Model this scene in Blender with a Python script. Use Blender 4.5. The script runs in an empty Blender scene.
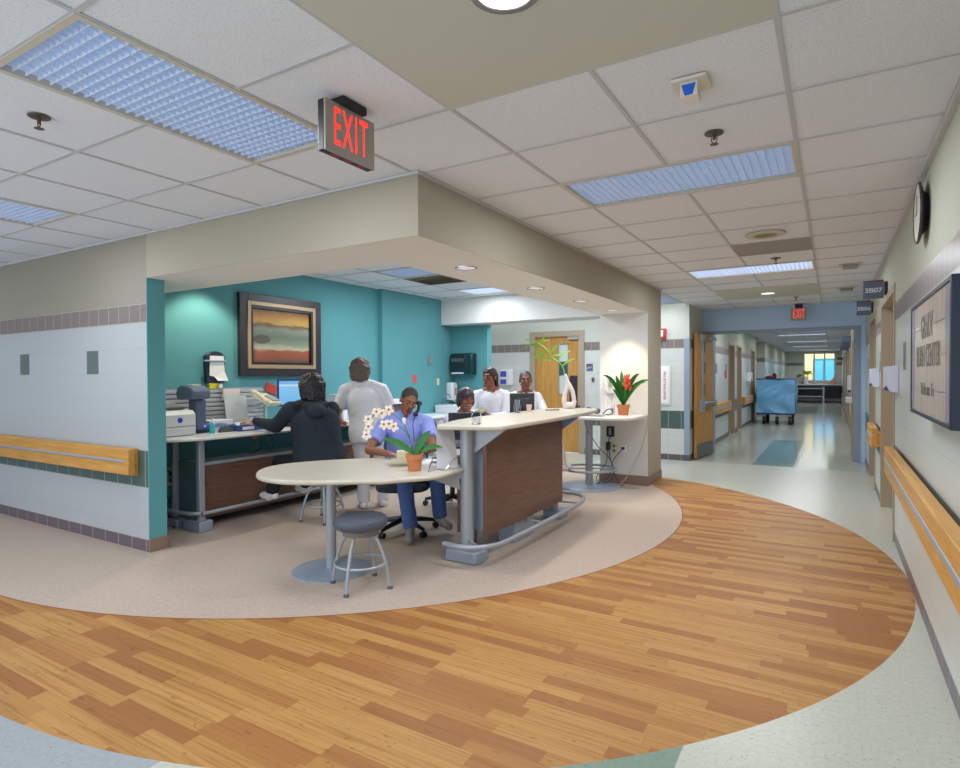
import bpy, bmesh, math, random
from mathutils import Vector, Matrix
random.seed(7)
S = bpy.context.scene
COL = S.collection
PI = math.pi
V = Vector

# ------------------------------------------------------------------ materials
def lin(c):
    if isinstance(c, str):
        c = c.lstrip('#'); c = [int(c[i:i+2], 16)/255 for i in (0, 2, 4)]
    return tuple((x/12.92 if x <= .04045 else ((x+.055)/1.055)**2.4) for x in c) + (1.0,)

class G:
    """small helper that writes node trees"""
    def __init__(s, name):
        s.m = bpy.data.materials.new(name); s.m.use_nodes = True
        s.t = s.m.node_tree; s.t.nodes.clear()
        s.out = s.t.nodes.new('ShaderNodeOutputMaterial')
        s.b = s.t.nodes.new('ShaderNodeBsdfPrincipled')
        s.t.links.new(s.b.outputs[0], s.out.inputs[0])
    def n(s, typ, **kw):
        x = s.t.nodes.new(typ)
        for k, v in kw.items(): setattr(x, k, v)
        return x
    def put(s, sock, v):
        if hasattr(v, 'is_output'): s.t.links.new(v, sock)
        elif v is not None: sock.default_value = v
    def math(s, op, a, b=None, c=None):
        x = s.n('ShaderNodeMath', operation=op)
        s.put(x.inputs[0], a)
        if b is not None: s.put(x.inputs[1], b)
        if c is not None: s.put(x.inputs[2], c)
        return x.outputs[0]
    def mix(s, f, a, b, blend='MIX'):
        x = s.n('ShaderNodeMix', data_type='RGBA', blend_type=blend)
        s.put(x.inputs[0], f); s.put(x.inputs[6], a); s.put(x.inputs[7], b)
        return x.outputs[2]
    def pos(s):
        g = s.n('ShaderNodeNewGeometry'); q = s.n('ShaderNodeSeparateXYZ')
        s.t.links.new(g.outputs['Position'], q.inputs[0])
        return q.outputs[0], q.outputs[1], q.outputs[2], g.outputs['Position']
    def obj(s):
        g = s.n('ShaderNodeTexCoord'); return g.outputs['Object']
    def comb(s, x, y, z=0.0):
        q = s.n('ShaderNodeCombineXYZ')
        for i, v in enumerate((x, y, z)): s.put(q.inputs[i], v)
        return q.outputs[0]
    def noise(s, vec, scale, detail=2.0, rough=.5, out=0):
        x = s.n('ShaderNodeTexNoise'); s.put(x.inputs['Vector'], vec)
        x.inputs['Scale'].default_value = scale; x.inputs['Detail'].default_value = detail
        x.inputs['Roughness'].default_value = rough
        return x.outputs[out]
    def ramp(s, f, stops):
        x = s.n('ShaderNodeValToRGB'); s.put(x.inputs[0], f)
        e = x.color_ramp.elements
        while len(e) < len(stops): e.new(.5)
        for i, (p, c) in enumerate(stops):
            e[i].position = p; e[i].color = c if len(c) == 4 else tuple(c)+(1,)
        return x.outputs[0]
    def set(s, **kw):
        names = dict(color='Base Color', rough='Roughness', metal='Metallic', spec='Specular IOR Level',
                     emit='Emission Color', estr='Emission Strength', trans='Transmission Weight', ior='IOR', alpha='Alpha', normal='Normal', sheen='Sheen Weight', coat='Coat Weight')
        for k, v in kw.items(): s.put(s.b.inputs[names[k]], v)
        return s
    def bump(s, h, strength=.2, dist=.01):
        x = s.n('ShaderNodeBump'); x.inputs['Strength'].default_value = strength
        x.inputs['Distance'].default_value = dist; s.put(x.inputs['Height'], h)
        s.set(normal=x.outputs[0])

MATS = {}
def mat(name, color, rough=.5, metal=0.0, spec=.5, var=0.0, scale=30.0, bump=0.0, emit=None, estr=0.0):
    if name in MATS: return MATS[name]
    g = G(name); c = lin(color)
    g.set(rough=rough, metal=metal, spec=spec)
    p = g.obj(); nz = g.noise(p, scale, 3.0)
    if var > 0:
        lo = tuple(x*(1-var) for x in c[:3])+(1,); hi = tuple(min(1, x*(1+var)) for x in c[:3])+(1,)
        g.set(color=g.mix(nz, lo, hi))
    else: g.set(color=c)
    if bump > 0: g.bump(nz, bump, .01)
    if emit: g.set(emit=lin(emit), estr=estr)
    MATS[name] = g.m
    return g.m

def line_mask(g, coord, pitch, off, width):
    """1 on a line of the given width repeated every pitch"""
    a = g.math('DIVIDE', g.math('SUBTRACT', coord, off), pitch)
    f = g.math('ABSOLUTE', g.math('SUBTRACT', g.math('SUBTRACT', a, g.math('FLOOR', a)), .5))
    return g.math('GREATER_THAN', f, .5 - width/pitch/2)
def between(g, x, a, b):
    return g.math('MULTIPLY', g.math('GREATER_THAN', x, a), g.math('LESS_THAN', x, b))

def tile_wall(name, white, paint, accent=-4.336, base='#6a5f6b', green='#4f6664', band='#857a7b'):
    g = G(name); x, y, z, p = g.pos()
    u = g.math('ADD', x, y)
    nz = g.noise(p, 9.0, 4.0); fine = g.noise(p, 160.0, 2.0)
    w = g.mix(fine, tuple(c*.93 for c in lin(white)[:3])+(1,), lin(white))
    w = g.mix(g.math('MULTIPLY', nz, .12), w, lin('#aab4ba'))
    pt = g.mix(fine, tuple(c*.94 for c in lin(paint)[:3])+(1,), lin(paint))
    gr = lin('#a9a59d')
    # white field joints
    j = g.math('MAXIMUM', line_mask(g, u, .42, -4.336, .004), line_mask(g, z, .2096, .42, .005))
    c = g.mix(g.math('MULTIPLY', j, .55), w, gr)
    if accent:
        a = g.math('DIVIDE', g.math('SUBTRACT', u, accent), 1.31)
        fr = g.math('SUBTRACT', a, g.math('FLOOR', a))
        m = g.math('MULTIPLY', g.math('LESS_THAN', fr, .2/1.31), between(g, z, 1.47, 1.677))
        c = g.mix(m, c, lin('#5b6c68'))
    def coloured(c, z0, z1, col, pitch, off):
        cc = g.mix(g.noise(p, 40.0, 3.0), tuple(q*.8 for q in lin(col)[:3])+(1,), lin(col))
        cc = g.mix(line_mask(g, u, pitch, off, .008), cc, gr)
        c = g.mix(between(g, z, z0, z1), c, cc)
        e = g.math('MAXIMUM', between(g, z, z0-.003, z0+.003), between(g, z, z1-.003, z1+.003))
        return g.mix(e, c, gr)
    c = coloured(c, -.1, .10, base, .212, .006)
    c = coloured(c, .53, .835, green, .212, .006)
    c = coloured(c, 1.895, 2.045, band, .163, -.043)
    c = g.mix(g.math('GREATER_THAN', z, 2.048), c, pt)
    tile = g.math('LESS_THAN', z, 2.046)
    g.set(color=c, rough=g.math('SUBTRACT', .75, g.math('MULTIPLY', tile, .42)), spec=.4)
    g.bump(g.math('SUBTRACT', 1.0, j), .12, .004)
    return g.m

def paint(name, col, amp=.06, rough=.8):
    g = G(name); x, y, z, p = g.pos()
    f = g.noise(p, 170.0, 2.0); c = lin(col)
    g.set(color=g.mix(f, tuple(q*(1-amp) for q in c[:3])+(1,), tuple(min(1, q*(1+amp)) for q in c[:3])+(1,)), rough=rough, spec=.3)
    g.bump(f, .08, .003)
    return g.m

def wood(name, c1, c2, axis=1, scale=1.0, rough=.4):
    g = G(name); x, y, z, p = g.pos()
    k = [18.0, 18.0, 18.0]; k[axis] = 1.2
    v = g.n('ShaderNodeVectorMath', operation='MULTIPLY'); g.put(v.inputs[0], p); v.inputs[1].default_value = [q*scale for q in k]
    n1 = g.noise(v.outputs[0], 2.0, 6.0, .65)
    g.set(color=g.ramp(n1, [(.25, lin(c1)), (.72, lin(c2))]), rough=rough, spec=.4)
    return g.m

# floor: speckled pale tile, inlaid bamboo-look disc, inlaid speckled beige disc, dark tile rectangles
def floor_material():
    g = G('inlaid_floor'); x, y, z, p = g.pos()
    s1 = g.noise(p, 90.0, 3.0, .7); s2 = g.noise(p, 45.0, 2.0, .6)
    vor = g.n('ShaderNodeTexVoronoi'); g.put(vor.inputs['Vector'], p); vor.inputs['Scale'].default_value = 55.0
    def speck(lo, hi, dark):
        c = g.mix(s2, lin(lo), lin(hi))
        return g.mix(g.math('MULTIPLY', g.math('LESS_THAN', vor.outputs['Distance'], .22), g.math('GREATER_THAN', s1, .54)), c, lin(dark))
    pale = speck('#a9aca2', '#c3c5ba', '#8d8b7f')
    green = speck('#71867b', '#83978c', '#62746c')
    grey = speck('#8e969c', '#a3aab0', '#7b8389')
    c = pale
    j = g.math('MAXIMUM', line_mask(g, x, .61, .1, .003), line_mask(g, y, .61, .1, .003))
    c = g.mix(g.math('MULTIPLY', j, .25), c, lin('#8f918a'))
    def rect(c, x0, x1, y0, y1, col):
        return g.mix(g.math('MULTIPLY', between(g, x, x0, x1), between(g, y, y0, y1)), c, col)
    c = rect(c, -1.11, -.53, 10.35, 14.5, green)
    c = rect(c, -1.11, -.53, 24.5, 29.5, green)
    # diagonal green and grey tile fields outside the wooden disc
    c = g.mix(g.math('MULTIPLY', g.math('LESS_THAN', x, GX2), g.math('LESS_THAN', y, 3.0)), c, green)
    c = g.mix(g.math('MULTIPLY', between(g, x, GX1, -1.3), g.math('LESS_THAN', y, 2.6)), c, pale)
    c = g.mix(g.math('MULTIPLY', g.math('LESS_THAN', x, GX1), g.math('LESS_THAN', y, 2.6)), c, grey)
    def dist(cx, cy):
        return g.math('SQRT', g.math('ADD', g.math('POWER', g.math('SUBTRACT', x, cx), 2.0), g.math('POWER', g.math('SUBTRACT', y, cy), 2.0)))
    d1 = dist(-3.328, 4.872); d2 = dist(-5.023, 5.476)
    # bamboo planks lie along X
    def white(vec):
        q = g.n('ShaderNodeTexWhiteNoise', noise_dimensions='3D'); g.put(q.inputs['Vector'], vec); return q.outputs['Value']
    yr = g.math('DIVIDE', y, .076); row = g.math('FLOOR', yr)
    xr = g.math('ADD', g.math('DIVIDE', x, .52), g.math('MULTIPLY', white(g.comb(row, 3.0, 1.0)), 7.3)); colm = g.math('FLOOR', xr)
    tone = g.ramp(white(g.comb(row, colm, 0.0)), [(.0, lin('#8e5e3c')), (.28, lin('#9a693f')), (.5, lin('#b0864e')), (.8, lin('#b98f57')), (1.0, lin('#ab804b'))])
    strip = white(g.comb(g.math('FLOOR', g.math('DIVIDE', y, .0152)), colm, row))
    tone = g.mix(g.math('MULTIPLY', strip, .28), tone, lin('#86582f'))
    fx = g.math('SUBTRACT', xr, colm); fy = g.math('SUBTRACT', yr, row)
    edge = g.math('MAXIMUM', g.math('LESS_THAN', fx, .004), g.math('LESS_THAN', fy, .02))
    tone = g.mix(g.math('MULTIPLY', edge, .5), tone, lin('#6d4625'))
    v = g.n('ShaderNodeVectorMath', operation='MULTIPLY'); g.put(v.inputs[0], p); v.inputs[1].default_value = (1.4, 75.0, 1.0)
    st = g.noise(v.outputs[0], 1.0, 4.0, .7)
    v2 = g.n('ShaderNodeVectorMath', operation='MULTIPLY'); g.put(v2.inputs[0], p); v2.inputs[1].default_value = (14.0, 34.0, 1.0)
    kn = g.noise(v2.outputs[0], 1.0, 2.0, .5)
    w = g.mix(g.math('MULTIPLY', st, .40), tone, lin('#a97840'))
    w = g.mix(g.math('MULTIPLY', g.math('GREATER_THAN', st, .56), .42), w, lin('#7a4c26'))
    w = g.mix(g.math('MULTIPLY', g.math('GREATER_THAN', kn, .68), .45), w, lin('#6e4a25'))
    c = g.mix(g.math('LESS_THAN', d1, 3.79), c, w)
    bg = speck('#a29388', '#c4b5a9', '#897a6e')
    c = g.mix(between(g, d2, 3.775, 3.788), c, lin('#8d4f30'))
    c = g.mix(g.math('LESS_THAN', d2, 3.778), c, bg)
    inw = g.math('LESS_THAN', d1, 3.79); inc = g.math('LESS_THAN', d2, 3.778)
    r = g.math('ADD', g.math('ADD', .12, g.math('MULTIPLY', g.math('LESS_THAN', y, 10.3), .15)), g.math('MULTIPLY', inw, .22))
    r = g.math('MAXIMUM', r, g.math('MULTIPLY', inc, .55))
    g.set(color=c, rough=r, spec=.2)
    g.bump(s2, .03, .002)
    return g.m
GX1, GX2 = -2.16, -.494

def ceil_tile():
    g = G('ceiling_tile'); x, y, z, p = g.pos()
    n1 = g.noise(p, 140.0, 3.0, .7); n2 = g.noise(p, 60.0, 2.0)
    c = g.mix(g.math('GREATER_THAN', n1, .60), lin('#e6eaf2'), lin('#c2c6ce'))
    c = g.mix(g.math('MULTIPLY', n2, .35), c, lin('#d6dae2'))
    g.set(color=c, rough=.9, spec=.2); g.bump(n1, .15, .003)
    return g.m

# ------------------------------------------------------------------ mesh builder
class MB:
    def __init__(s): s.v = []; s.f = []; s.m = []
    def add(s, vs, fs, mi=0):
        o = len(s.v); s.v += [tuple(q) for q in vs]; s.f += [tuple(o+i for i in f) for f in fs]; s.m += [mi]*len(fs); return s
    def box(s, x0, x1, y0, y1, z0, z1, mi=0):
        vs = [(x, y, z) for z in (z0, z1) for y in (y0, y1) for x in (x0, x1)]
        return s.add(vs, [(0, 2, 3, 1), (4, 5, 7, 6), (0, 1, 5, 4), (2, 6, 7, 3), (0, 4, 6, 2), (1, 3, 7, 5)], mi)
    def obox(s, c, ex, ey, ez, mi=0):
        """box from centre and three half-axis vectors"""
        c, ex, ey, ez = V(c), V(ex), V(ey), V(ez)
        vs = [c+ex*a+ey*b+ez*d for d in (-1, 1) for b in (-1, 1) for a in (-1, 1)]
        return s.add(vs, [(0, 2, 3, 1), (4, 5, 7, 6), (0, 1, 5, 4), (2, 6, 7, 3), (0, 4, 6, 2), (1, 3, 7, 5)], mi)
    def quad(s, a, b, c, d, mi=0): return s.add([a, b, c, d], [(0, 1, 2, 3)], mi)
    def prism(s, poly, z0, z1, mi=0):
        n = len(poly); vs = [(x, y, z0) for x, y in poly]+[(x, y, z1) for x, y in poly]
        fs = [tuple(range(n-1, -1, -1)), tuple(range(n, 2*n))]+[(i, (i+1) % n, n+(i+1) % n, n+i) for i in range(n)]
        return s.add(vs, fs, mi)
    def extr(s, poly, fn, a, b, mi=0):
        """poly of 2-D points mapped with fn(p,q,t) between t=a and t=b"""
        n = len(poly); vs = [fn(p, q, a) for p, q in poly]+[fn(p, q, b) for p, q in poly]
        fs = [tuple(range(n-1, -1, -1)), tuple(range(n, 2*n))]+[(i, (i+1) % n, n+(i+1) % n, n+i) for i in range(n)]
        return s.add(vs, fs, mi)
    def lathe(s, prof, c, n=32, mi=0, axis=(0, 0, 1)):
        q = V((0, 0, 1)).rotation_difference(V(axis)); c = V(c); vs = []; fs = []
        for r, h in prof:
            for k in range(n):
                a = 2*PI*k/n; vs.append(c+q @ V((r*math.cos(a), r*math.sin(a), h)))
        for i in range(len(prof)-1):
            for k in range(n):
                fs.append((i*n+k, i*n+(k+1) % n, (i+1)*n+(k+1) % n, (i+1)*n+k))
        if prof[0][0] > 1e-5: fs.append(tuple(range(n-1, -1, -1)))
        if prof[-1][0] > 1e-5: fs.append(tuple((len(prof)-1)*n+k for k in range(n)))
        return s.add(vs, fs, mi)
    def cyl(s, a, b, r0, r1=None, n=20, mi=0):
        a, b = V(a), V(b); L = (b-a).length
        return s.lathe([(r0, 0), (r0 if r1 is None else r1, L)], a, n, mi, (b-a)/L)
    def tube(s, pts, r, n=10, closed=False, mi=0):
        pts = [V(p) for p in pts]; m = len(pts); rs = r if isinstance(r, (list, tuple)) else [r]*m
        vs = []; fs = []; up = None
        for i, p in enumerate(pts):
            t = (pts[(i+1) % m]-pts[i-1]) if closed else (pts[min(i+1, m-1)]-pts[max(i-1, 0)])
            t.normalize()
            if up is None: up = V((0, 0, 1)) if abs(t.z) < .9 else V((1, 0, 0))
            e = up - t*up.dot(t)
            if e.length < 1e-4: e = t.orthogonal()
            e.normalize(); up = e; h = t.cross(e)
            for k in range(n):
                a = 2*PI*k/n; vs.append(p+(e*math.cos(a)+h*math.sin(a))*rs[i])
        for i in range(m if closed else m-1):
            j = (i+1) % m
            for k in range(n): fs.append((i*n+k, i*n+(k+1) % n, j*n+(k+1) % n, j*n+k))
        if not closed: fs += [tuple(range(n-1, -1, -1)), tuple((m-1)*n+k for k in range(n))]
        return s.add(vs, fs, mi)
    def ell(s, c, r, rot=None, nu=18, nv=12, mi=0):
        c = V(c); rot = rot or Matrix.Identity(3); vs = []; fs = []
        vs.append(c+rot @ V((0, 0, -r[2])))
        for i in range(1, nv):
            ph = -PI/2+PI*i/nv
            for k in range(nu):
                a = 2*PI*k/nu; vs.append(c+rot @ V((r[0]*math.cos(ph)*math.cos(a), r[1]*math.cos(ph)*math.sin(a), r[2]*math.sin(ph))))
        vs.append(c+rot @ V((0, 0, r[2])))
        for k in range(nu): fs.append((0, 1+(k+1) % nu, 1+k)); fs.append((len(vs)-1, 1+(nv-2)*nu+k, 1+(nv-2)*nu+(k+1) % nu))
        for i in range(nv-2):
            for k in range(nu): fs.append((1+i*nu+k, 1+i*nu+(k+1) % nu, 1+(i+1)*nu+(k+1) % nu, 1+(i+1)*nu+k))
        return s.add(vs, fs, mi)
    def caps(s, a, b, r0, r1, n=16, flat0=False, flat1=False, mi=0):
        a, b = V(a), V(b); L = max((b-a).length, 1e-4); pr = []
        if flat0: pr.append((r0, 0.0))
        else: pr += [(max(r0*math.sin(t), 1e-6), -r0*math.cos(t)) for t in [PI/2*i/5 for i in range(6)]]
        if flat1: pr.append((r1, L))
        else: pr += [(max(r1*math.cos(t), 1e-6), L+r1*math.sin(t)) for t in [PI/2*i/5 for i in range(6)]]
        return s.lathe(pr, a, n, mi, (b-a)/L)

WM = {}
def wm(o):
    return WM.get(o.name, Matrix.Identity(4))
def obj(name, mb, mats, parent=None, smooth=True, bevel=0.0, world=True, seg=2, ang=38):
    me = bpy.data.meshes.new(name)
    vs = mb.v
    M = wm(parent) if parent else Matrix.Identity(4)
    if parent and world:
        I = M.inverted(); vs = [I @ V(v) for v in vs]
    me.from_pydata([tuple(v) for v in vs], [], mb.f)
    for m in (mats if isinstance(mats, (list, tuple)) else [mats]): me.materials.append(m)
    if any(mb.m): me.polygons.foreach_set('material_index', mb.m)
    me.validate(); me.update()
    if smooth:
        me.polygons.foreach_set('use_smooth', [True]*len(me.polygons))
        try: me.set_sharp_from_angle(angle=math.radians(ang))
        except Exception: pass
    o = bpy.data.objects.new(name, me); COL.objects.link(o)
    if parent: o.parent = parent
    WM[o.name] = M
    if bevel > 0:
        b = o.modifiers.new('edge', 'BEVEL'); b.width = bevel; b.segments = seg; b.limit_method = 'ANGLE'; b.angle_limit = math.radians(50)
        b.harden_normals = False
    return o
def tag(o, label=None, cat=None, group=None, kind=None):
    if label: o['label'] = label
    if cat: o['category'] = cat
    if group: o['group'] = group
    if kind: o['kind'] = kind
    return o
def thing(name, label, cat, loc=(0, 0, 0), rz=0.0, group=None):
    o = bpy.data.objects.new(name, None); COL.objects.link(o); o.empty_display_size = .1
    o.location = loc; o.rotation_euler = (0, 0, rz)
    WM[o.name] = Matrix.Translation(V(loc)) @ Matrix.Rotation(rz, 4, 'Z')
    return tag(o, label, cat, group)
def struct(name, mb, mats, parent=None, **k):
    o = obj(name, mb, mats, parent, **k)
    if not parent: o['kind'] = 'structure'
    return o
def kids(o): return [c for c in bpy.data.objects if c.parent == o]
def dup(o, loc, rz=None, label=None, group=None, parent=None):
    c = o.copy(); COL.objects.link(c)
    if parent is not None: c.parent = parent
    else:
        c.location = loc
        if rz is not None: c.rotation_euler = (0, 0, rz)
        WM[c.name] = Matrix.Translation(V(loc)) @ Matrix.Rotation(c.rotation_euler.z, 4, 'Z')
        if label: c['label'] = label
        if group: c['group'] = group
    for k in kids(o): dup(k, None, parent=c)
    return c
def curve(pts, n=24):
    """smooth path through the points"""
    pts = [V(p) for p in pts]; out = []
    P = [pts[0]*2-pts[1]]+pts+[pts[-1]*2-pts[-2]]
    for i in range(1, len(P)-2):
        for k in range(n):
            t = k/n; a, b, c, d = P[i-1], P[i], P[i+1], P[i+2]
            out.append(.5*((2*b)+(c-a)*t+(2*a-5*b+4*c-d)*t*t+(3*b-a-3*c+d)*t**3))
    out.append(pts[-1]); return out
def text(name, s, size, M, m, parent, xs=1.0, ext=.001, space=1.0, bold=0.0):
    """lettering turned into a mesh; M maps the text plane (x right, y up, z out) to the world"""
    cu = bpy.data.curves.new(name, 'FONT'); cu.body = s; cu.size = size; cu.extrude = ext; cu.align_x = 'CENTER'; cu.align_y = 'CENTER'
    cu.space_character = space; cu.offset = bold
    t = bpy.data.objects.new('t', cu); COL.objects.link(t)
    dg = bpy.context.evaluated_depsgraph_get(); me = bpy.data.meshes.new_from_object(t.evaluated_get(dg))
    bpy.data.objects.remove(t); bpy.data.curves.remove(cu)
    me.transform(wm(parent).inverted() @ M @ Matrix.Diagonal((xs, 1, 1, 1)))
    me.materials.clear(); me.materials.append(m)
    o = bpy.data.objects.new(name, me); COL.objects.link(o); o.parent = parent; WM[o.name] = wm(parent)
    return o
def frame(o, x, y, z):
    M = Matrix.Identity(4)
    for i, a in enumerate((x, y, z)):
        for j in range(3): M[j][i] = a[j]
    for j in range(3): M[j][3] = o[j]
    return M
# ================================================================== SETTING
M_floor = floor_material()
M_tileL = tile_wall('tiled_wall_entrance', '#b3b9be', '#959184')
M_tileR = tile_wall('tiled_wall_corridor', '#c9cfcc', '#b9bcae', accent=5.75)
M_tileN = tile_wall('tiled_wall_rear', '#cfd4d2', '#c3c8c0', accent=None)
M_beam = paint('greige_paint', '#a59f90')
M_teal = paint('teal_paint', '#5d9da5', .06)
M_white = paint('white_paint', '#dcdcda')
M_blue = paint('bluegrey_paint', '#bcd6f6')
M_tile = ceil_tile()
M_tee = mat('tee_bar', '#c0c2c6', .6)
M_gyp = paint('olive_panel', '#c6c6ba')
M_grey = mat('grey_register', '#9c9892', .7)
M_taupe = mat('taupe_frame', '#a29684', .5)
M_bluef = mat('bluegrey_frame', '#8d9db2', .45)
M_base = mat('rubber_base', '#8a7468', .6, var=.08, scale=60)
M_oak = wood('oak_veneer', '#a8763a', '#cf9f58', 2)
M_oakx = wood('oak_rail_along_x', '#b07a35', '#d7a455', 0)
M_oaky = wood('oak_rail_along_y', '#b07a35', '#d7a455', 1)
M_dark = wood('walnut_laminate', '#553d33', '#7a5a4c', 1, 2.0, .35)
M_alu = mat('brushed_aluminium', '#a9b0ba', .35, .85)
M_silver = mat('silver_paint', '#a3abb6', .4, .35)
M_bluesil = mat('bluegrey_metal', '#9aa7ba', .4, .35)
M_black = mat('black_plastic', '#15171c', .4)
M_navy = mat('navy_plastic', '#1f2c4a', .45)
M_cream = mat('cream_plastic', '#d9d4bd', .45)
M_wh = mat('white_plastic', '#e4e6ea', .4)
M_chrome = mat('chrome', '#c9ced6', .18, 1.0)
M_glass = None
gg = G('clear_glass'); gg.set(color=(1, 1, 1, 1), rough=.02, trans=1.0, ior=1.05, spec=.3); M_glass = gg.m
gg = G('red_glow'); gg.set(color=lin('#d02020'), emit=lin('#ff3a30'), estr=1.15); M_red = gg.m
M_redp = mat('red_plastic', '#c0202e', .4)
M_terr = mat('terracotta', '#c4794c', .75, var=.08, scale=40)
M_leaf = mat('leaf_green', '#256f27', .4, var=.25, scale=14)
M_leaf2 = mat('pale_leaf_green', '#6fae3c', .45, var=.2, scale=14)

CZ, SZ = 2.615, 2.254
struct('floor', MB().box(-10, .62, -1.2, 35.2, -.05, 0), M_floor, smooth=False)

# ---- ceiling: two-foot tiles on tee bars, open where lights, panels and the soffit sit
TX = [-.163-.645*k for k in range(13)]; TY = [2.18+.602*k for k in range(-5, 58)]
holes = []
LIGHTS = [(-2.743, -2.098, .976, 2.18), (-5.323, -4.678, .976, 2.18), (-1.453, -.163, 3.384, 3.986), (-1.453, -.163, 6.996, 7.598), (-2.743, -2.098, 8.802, 10.006)]
for k in (19, 26, 33, 40, 8, 14): LIGHTS.append((-1.453, -.163, 2.18+.602*(k+10.), 2.18+.602*(k+11.)))  # nearest pair past the portal is unseen, added to brighten the cart
LIGHTS.append((-4.678, -3.388, 8.802, 9.404))  # unseen light added to brighten the rear corridor
PANELS = [(-1.453, -.163, .976, 2.18, 1), (-1.453, -.163, 8.802, 10.006, 1), (-.808, -.163, 5.792, 6.394, 2)]
cm = MB(); tb = MB()
def covered(x, y, R): return any(a-.01 < x < b+.01 and c-.01 < y < d+.01 for a, b, c, d in R)
def cells(xs, ys, z, ok, skip):
    for i in range(len(xs)-1):
        for j in range(len(ys)-1):
            x0, x1, y0, y1 = xs[i], xs[i+1], ys[j], ys[j+1]; cx, cy = (x0+x1)/2, (y0+y1)/2
            if not ok(cx, cy) or covered(cx, cy, skip): continue
            cm.quad((x0, y0, z+.006), (x0, y1, z+.006), (x1, y1, z+.006), (x1, y0, z+.006))
            h = .0095
            for a, b, c, d in ((x0, x0+h, y0, y1), (x1-h, x1, y0, y1), (x0+h, x1-h, y0, y0+h), (x0+h, x1-h, y1-h, y1)):
                tb.box(a, b, c, d, z, z+.0055, 1)
xs = sorted(TX+[.457])
def ok_main(x, y):
    if y < 2.77: return True
    if x > -2.1: return y < 35
    return 8.36 < y < 10.3 and x < -2.1
cells(xs, TY, CZ, ok_main, LIGHTS+[p[:4] for p in PANELS])
for a, b, c, d, k in PANELS: cm.box(a, b, c, d, CZ+.001, CZ+.012, k+1)
for a, b, c, d in LIGHTS: cm.box(a, b, c, d, CZ+.135, CZ+.14, 0)
IX = [-5.7, -5.435, -4.79, -4.145, -3.5, -2.855, -2.7]; IY = [3.3, 3.63, 4.24, 4.85, 5.46, 6.07, 6.68, 7.29, 7.90, 8.15]
INL = [(-4.79, -4.145, 5.46, 6.07), (-4.79, -4.145, 7.29, 7.90)]
cells(IX, IY, 2.70, lambda x, y: True, INL)
for a, b, c, d in INL: cm.box(a, b, c, d, 2.83, 2.84, 0)
o = MB(); o.v, o.f, o.m = cm.v, cm.f, cm.m; o.add(tb.v, tb.f, 1)
struct('ceiling', o, [M_tile, M_tee, M_gyp, M_grey], smooth=False)
# wall angles under the tile edge
t = MB(); t.box(-9, -2.04, 2.732, 2.754, CZ-.012, CZ+.003).box(-2.058, -2.036, 2.754, 8.36, CZ-.012, CZ+.003).box(.43, .457, -2, 11.45, CZ-.03, CZ+.003)
struct('trim_1', t, M_tee, smooth=False)

# ---- walls
struct('wall_entrance', MB().box(-9, -4.818, 2.754, 2.90, 0, 2.7), M_tileL, smooth=False)
struct('wall_return', MB().box(-4.824, -4.814, 2.752, 2.902, .107, SZ), M_teal, smooth=False)
struct('baseboard_return', MB().box(-4.82, -4.808, 2.748, 2.906, 0, .107), M_base, smooth=False)
# soffit that carries the tiled ceiling edge round the nurse station
so = MB().box(-4.818, -2.058, 2.754, 3.345, SZ, 2.86, 0).box(-2.70, -2.058, 3.345, 7.68, SZ, 2.86, 0)
so.box(-5.7, -4.818, 2.90, 3.345, SZ, 2.86, 0)
so.quad((-5.7, 2.7545, SZ-.001), (-5.7, 3.344, SZ-.001), (-2.0585, 3.344, SZ-.001), (-2.0585, 2.7545, SZ-.001), 1)
so.quad((-2.699, 3.344, SZ-.001), (-2.699, 7.68, SZ-.001), (-2.0585, 7.68, SZ-.001), (-2.0585, 3.344, SZ-.001), 1)
struct('wall_soffit', so, [M_beam, paint('soffit_white', '#e6e3dc')], smooth=False)
struct('wall_column', MB().box(-2.70, -2.058, 7.68, 8.343, 0, 2.86), M_white, smooth=False)
struct('wall_column_face', MB().box(-2.062, -2.055, 7.682, 8.343, 0, 2.62).box(-2.70, -2.056, 8.34, 8.346, 0, 2.62), M_beam, smooth=False)
struct('baseboard_column', MB().box(-2.712, -2.046, 7.668, 8.355, 0, .125), M_base, smooth=False)
tw = MB().box(-5.85, -5.68, 2.90, 6.62, 0, 2.86).box(-5.85, -5.60, 6.62, 8.62, 0, 2.86).box(-5.6, -4.925, 8.47, 8.62, 0, 2.36)
tw.box(-5.7, -4.90, 2.895, 2.915, 0, SZ)
struct('wall_teal', tw, M_teal, smooth=False)
struct('wall_rear_soffit', MB().box(-5.6, -2.70, 8.12, 8.62, 2.29, 2.86), M_white, smooth=False)
bb = MB().box(-5.68, -5.668, 2.915, 6.62, 0, .11).box(-5.60, -5.588, 6.608, 8.47, 0, .11).box(-5.59, -4.913, 8.458, 8.47, 0, .11).box(-5.67, -4.82, 2.915, 2.927, 0, .11)
struct('baseboard_teal', bb, M_base, smooth=False)
# rear wall with its door opening
rw = MB().box(-8, -4.93, 10.25, 10.4, 0, 2.7).box(-3.97, -2.058, 10.25, 10.4, 0, 2.7).box(-4.93, -3.97, 10.25, 10.4, 2.20, 2.7)
struct('wall_rear', rw, M_tileN, smooth=False)
struct('wall_light_block', MB().box(-9.15, -9, -1.2, 2.9, 0, 2.7), M_tileL, smooth=False)  # unseen wall added to block world light from this side
struct('wall_rear_end', MB().box(-8, -7.9, 8.4, 10.25, 0, 2.7), M_tileN, smooth=False)
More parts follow.
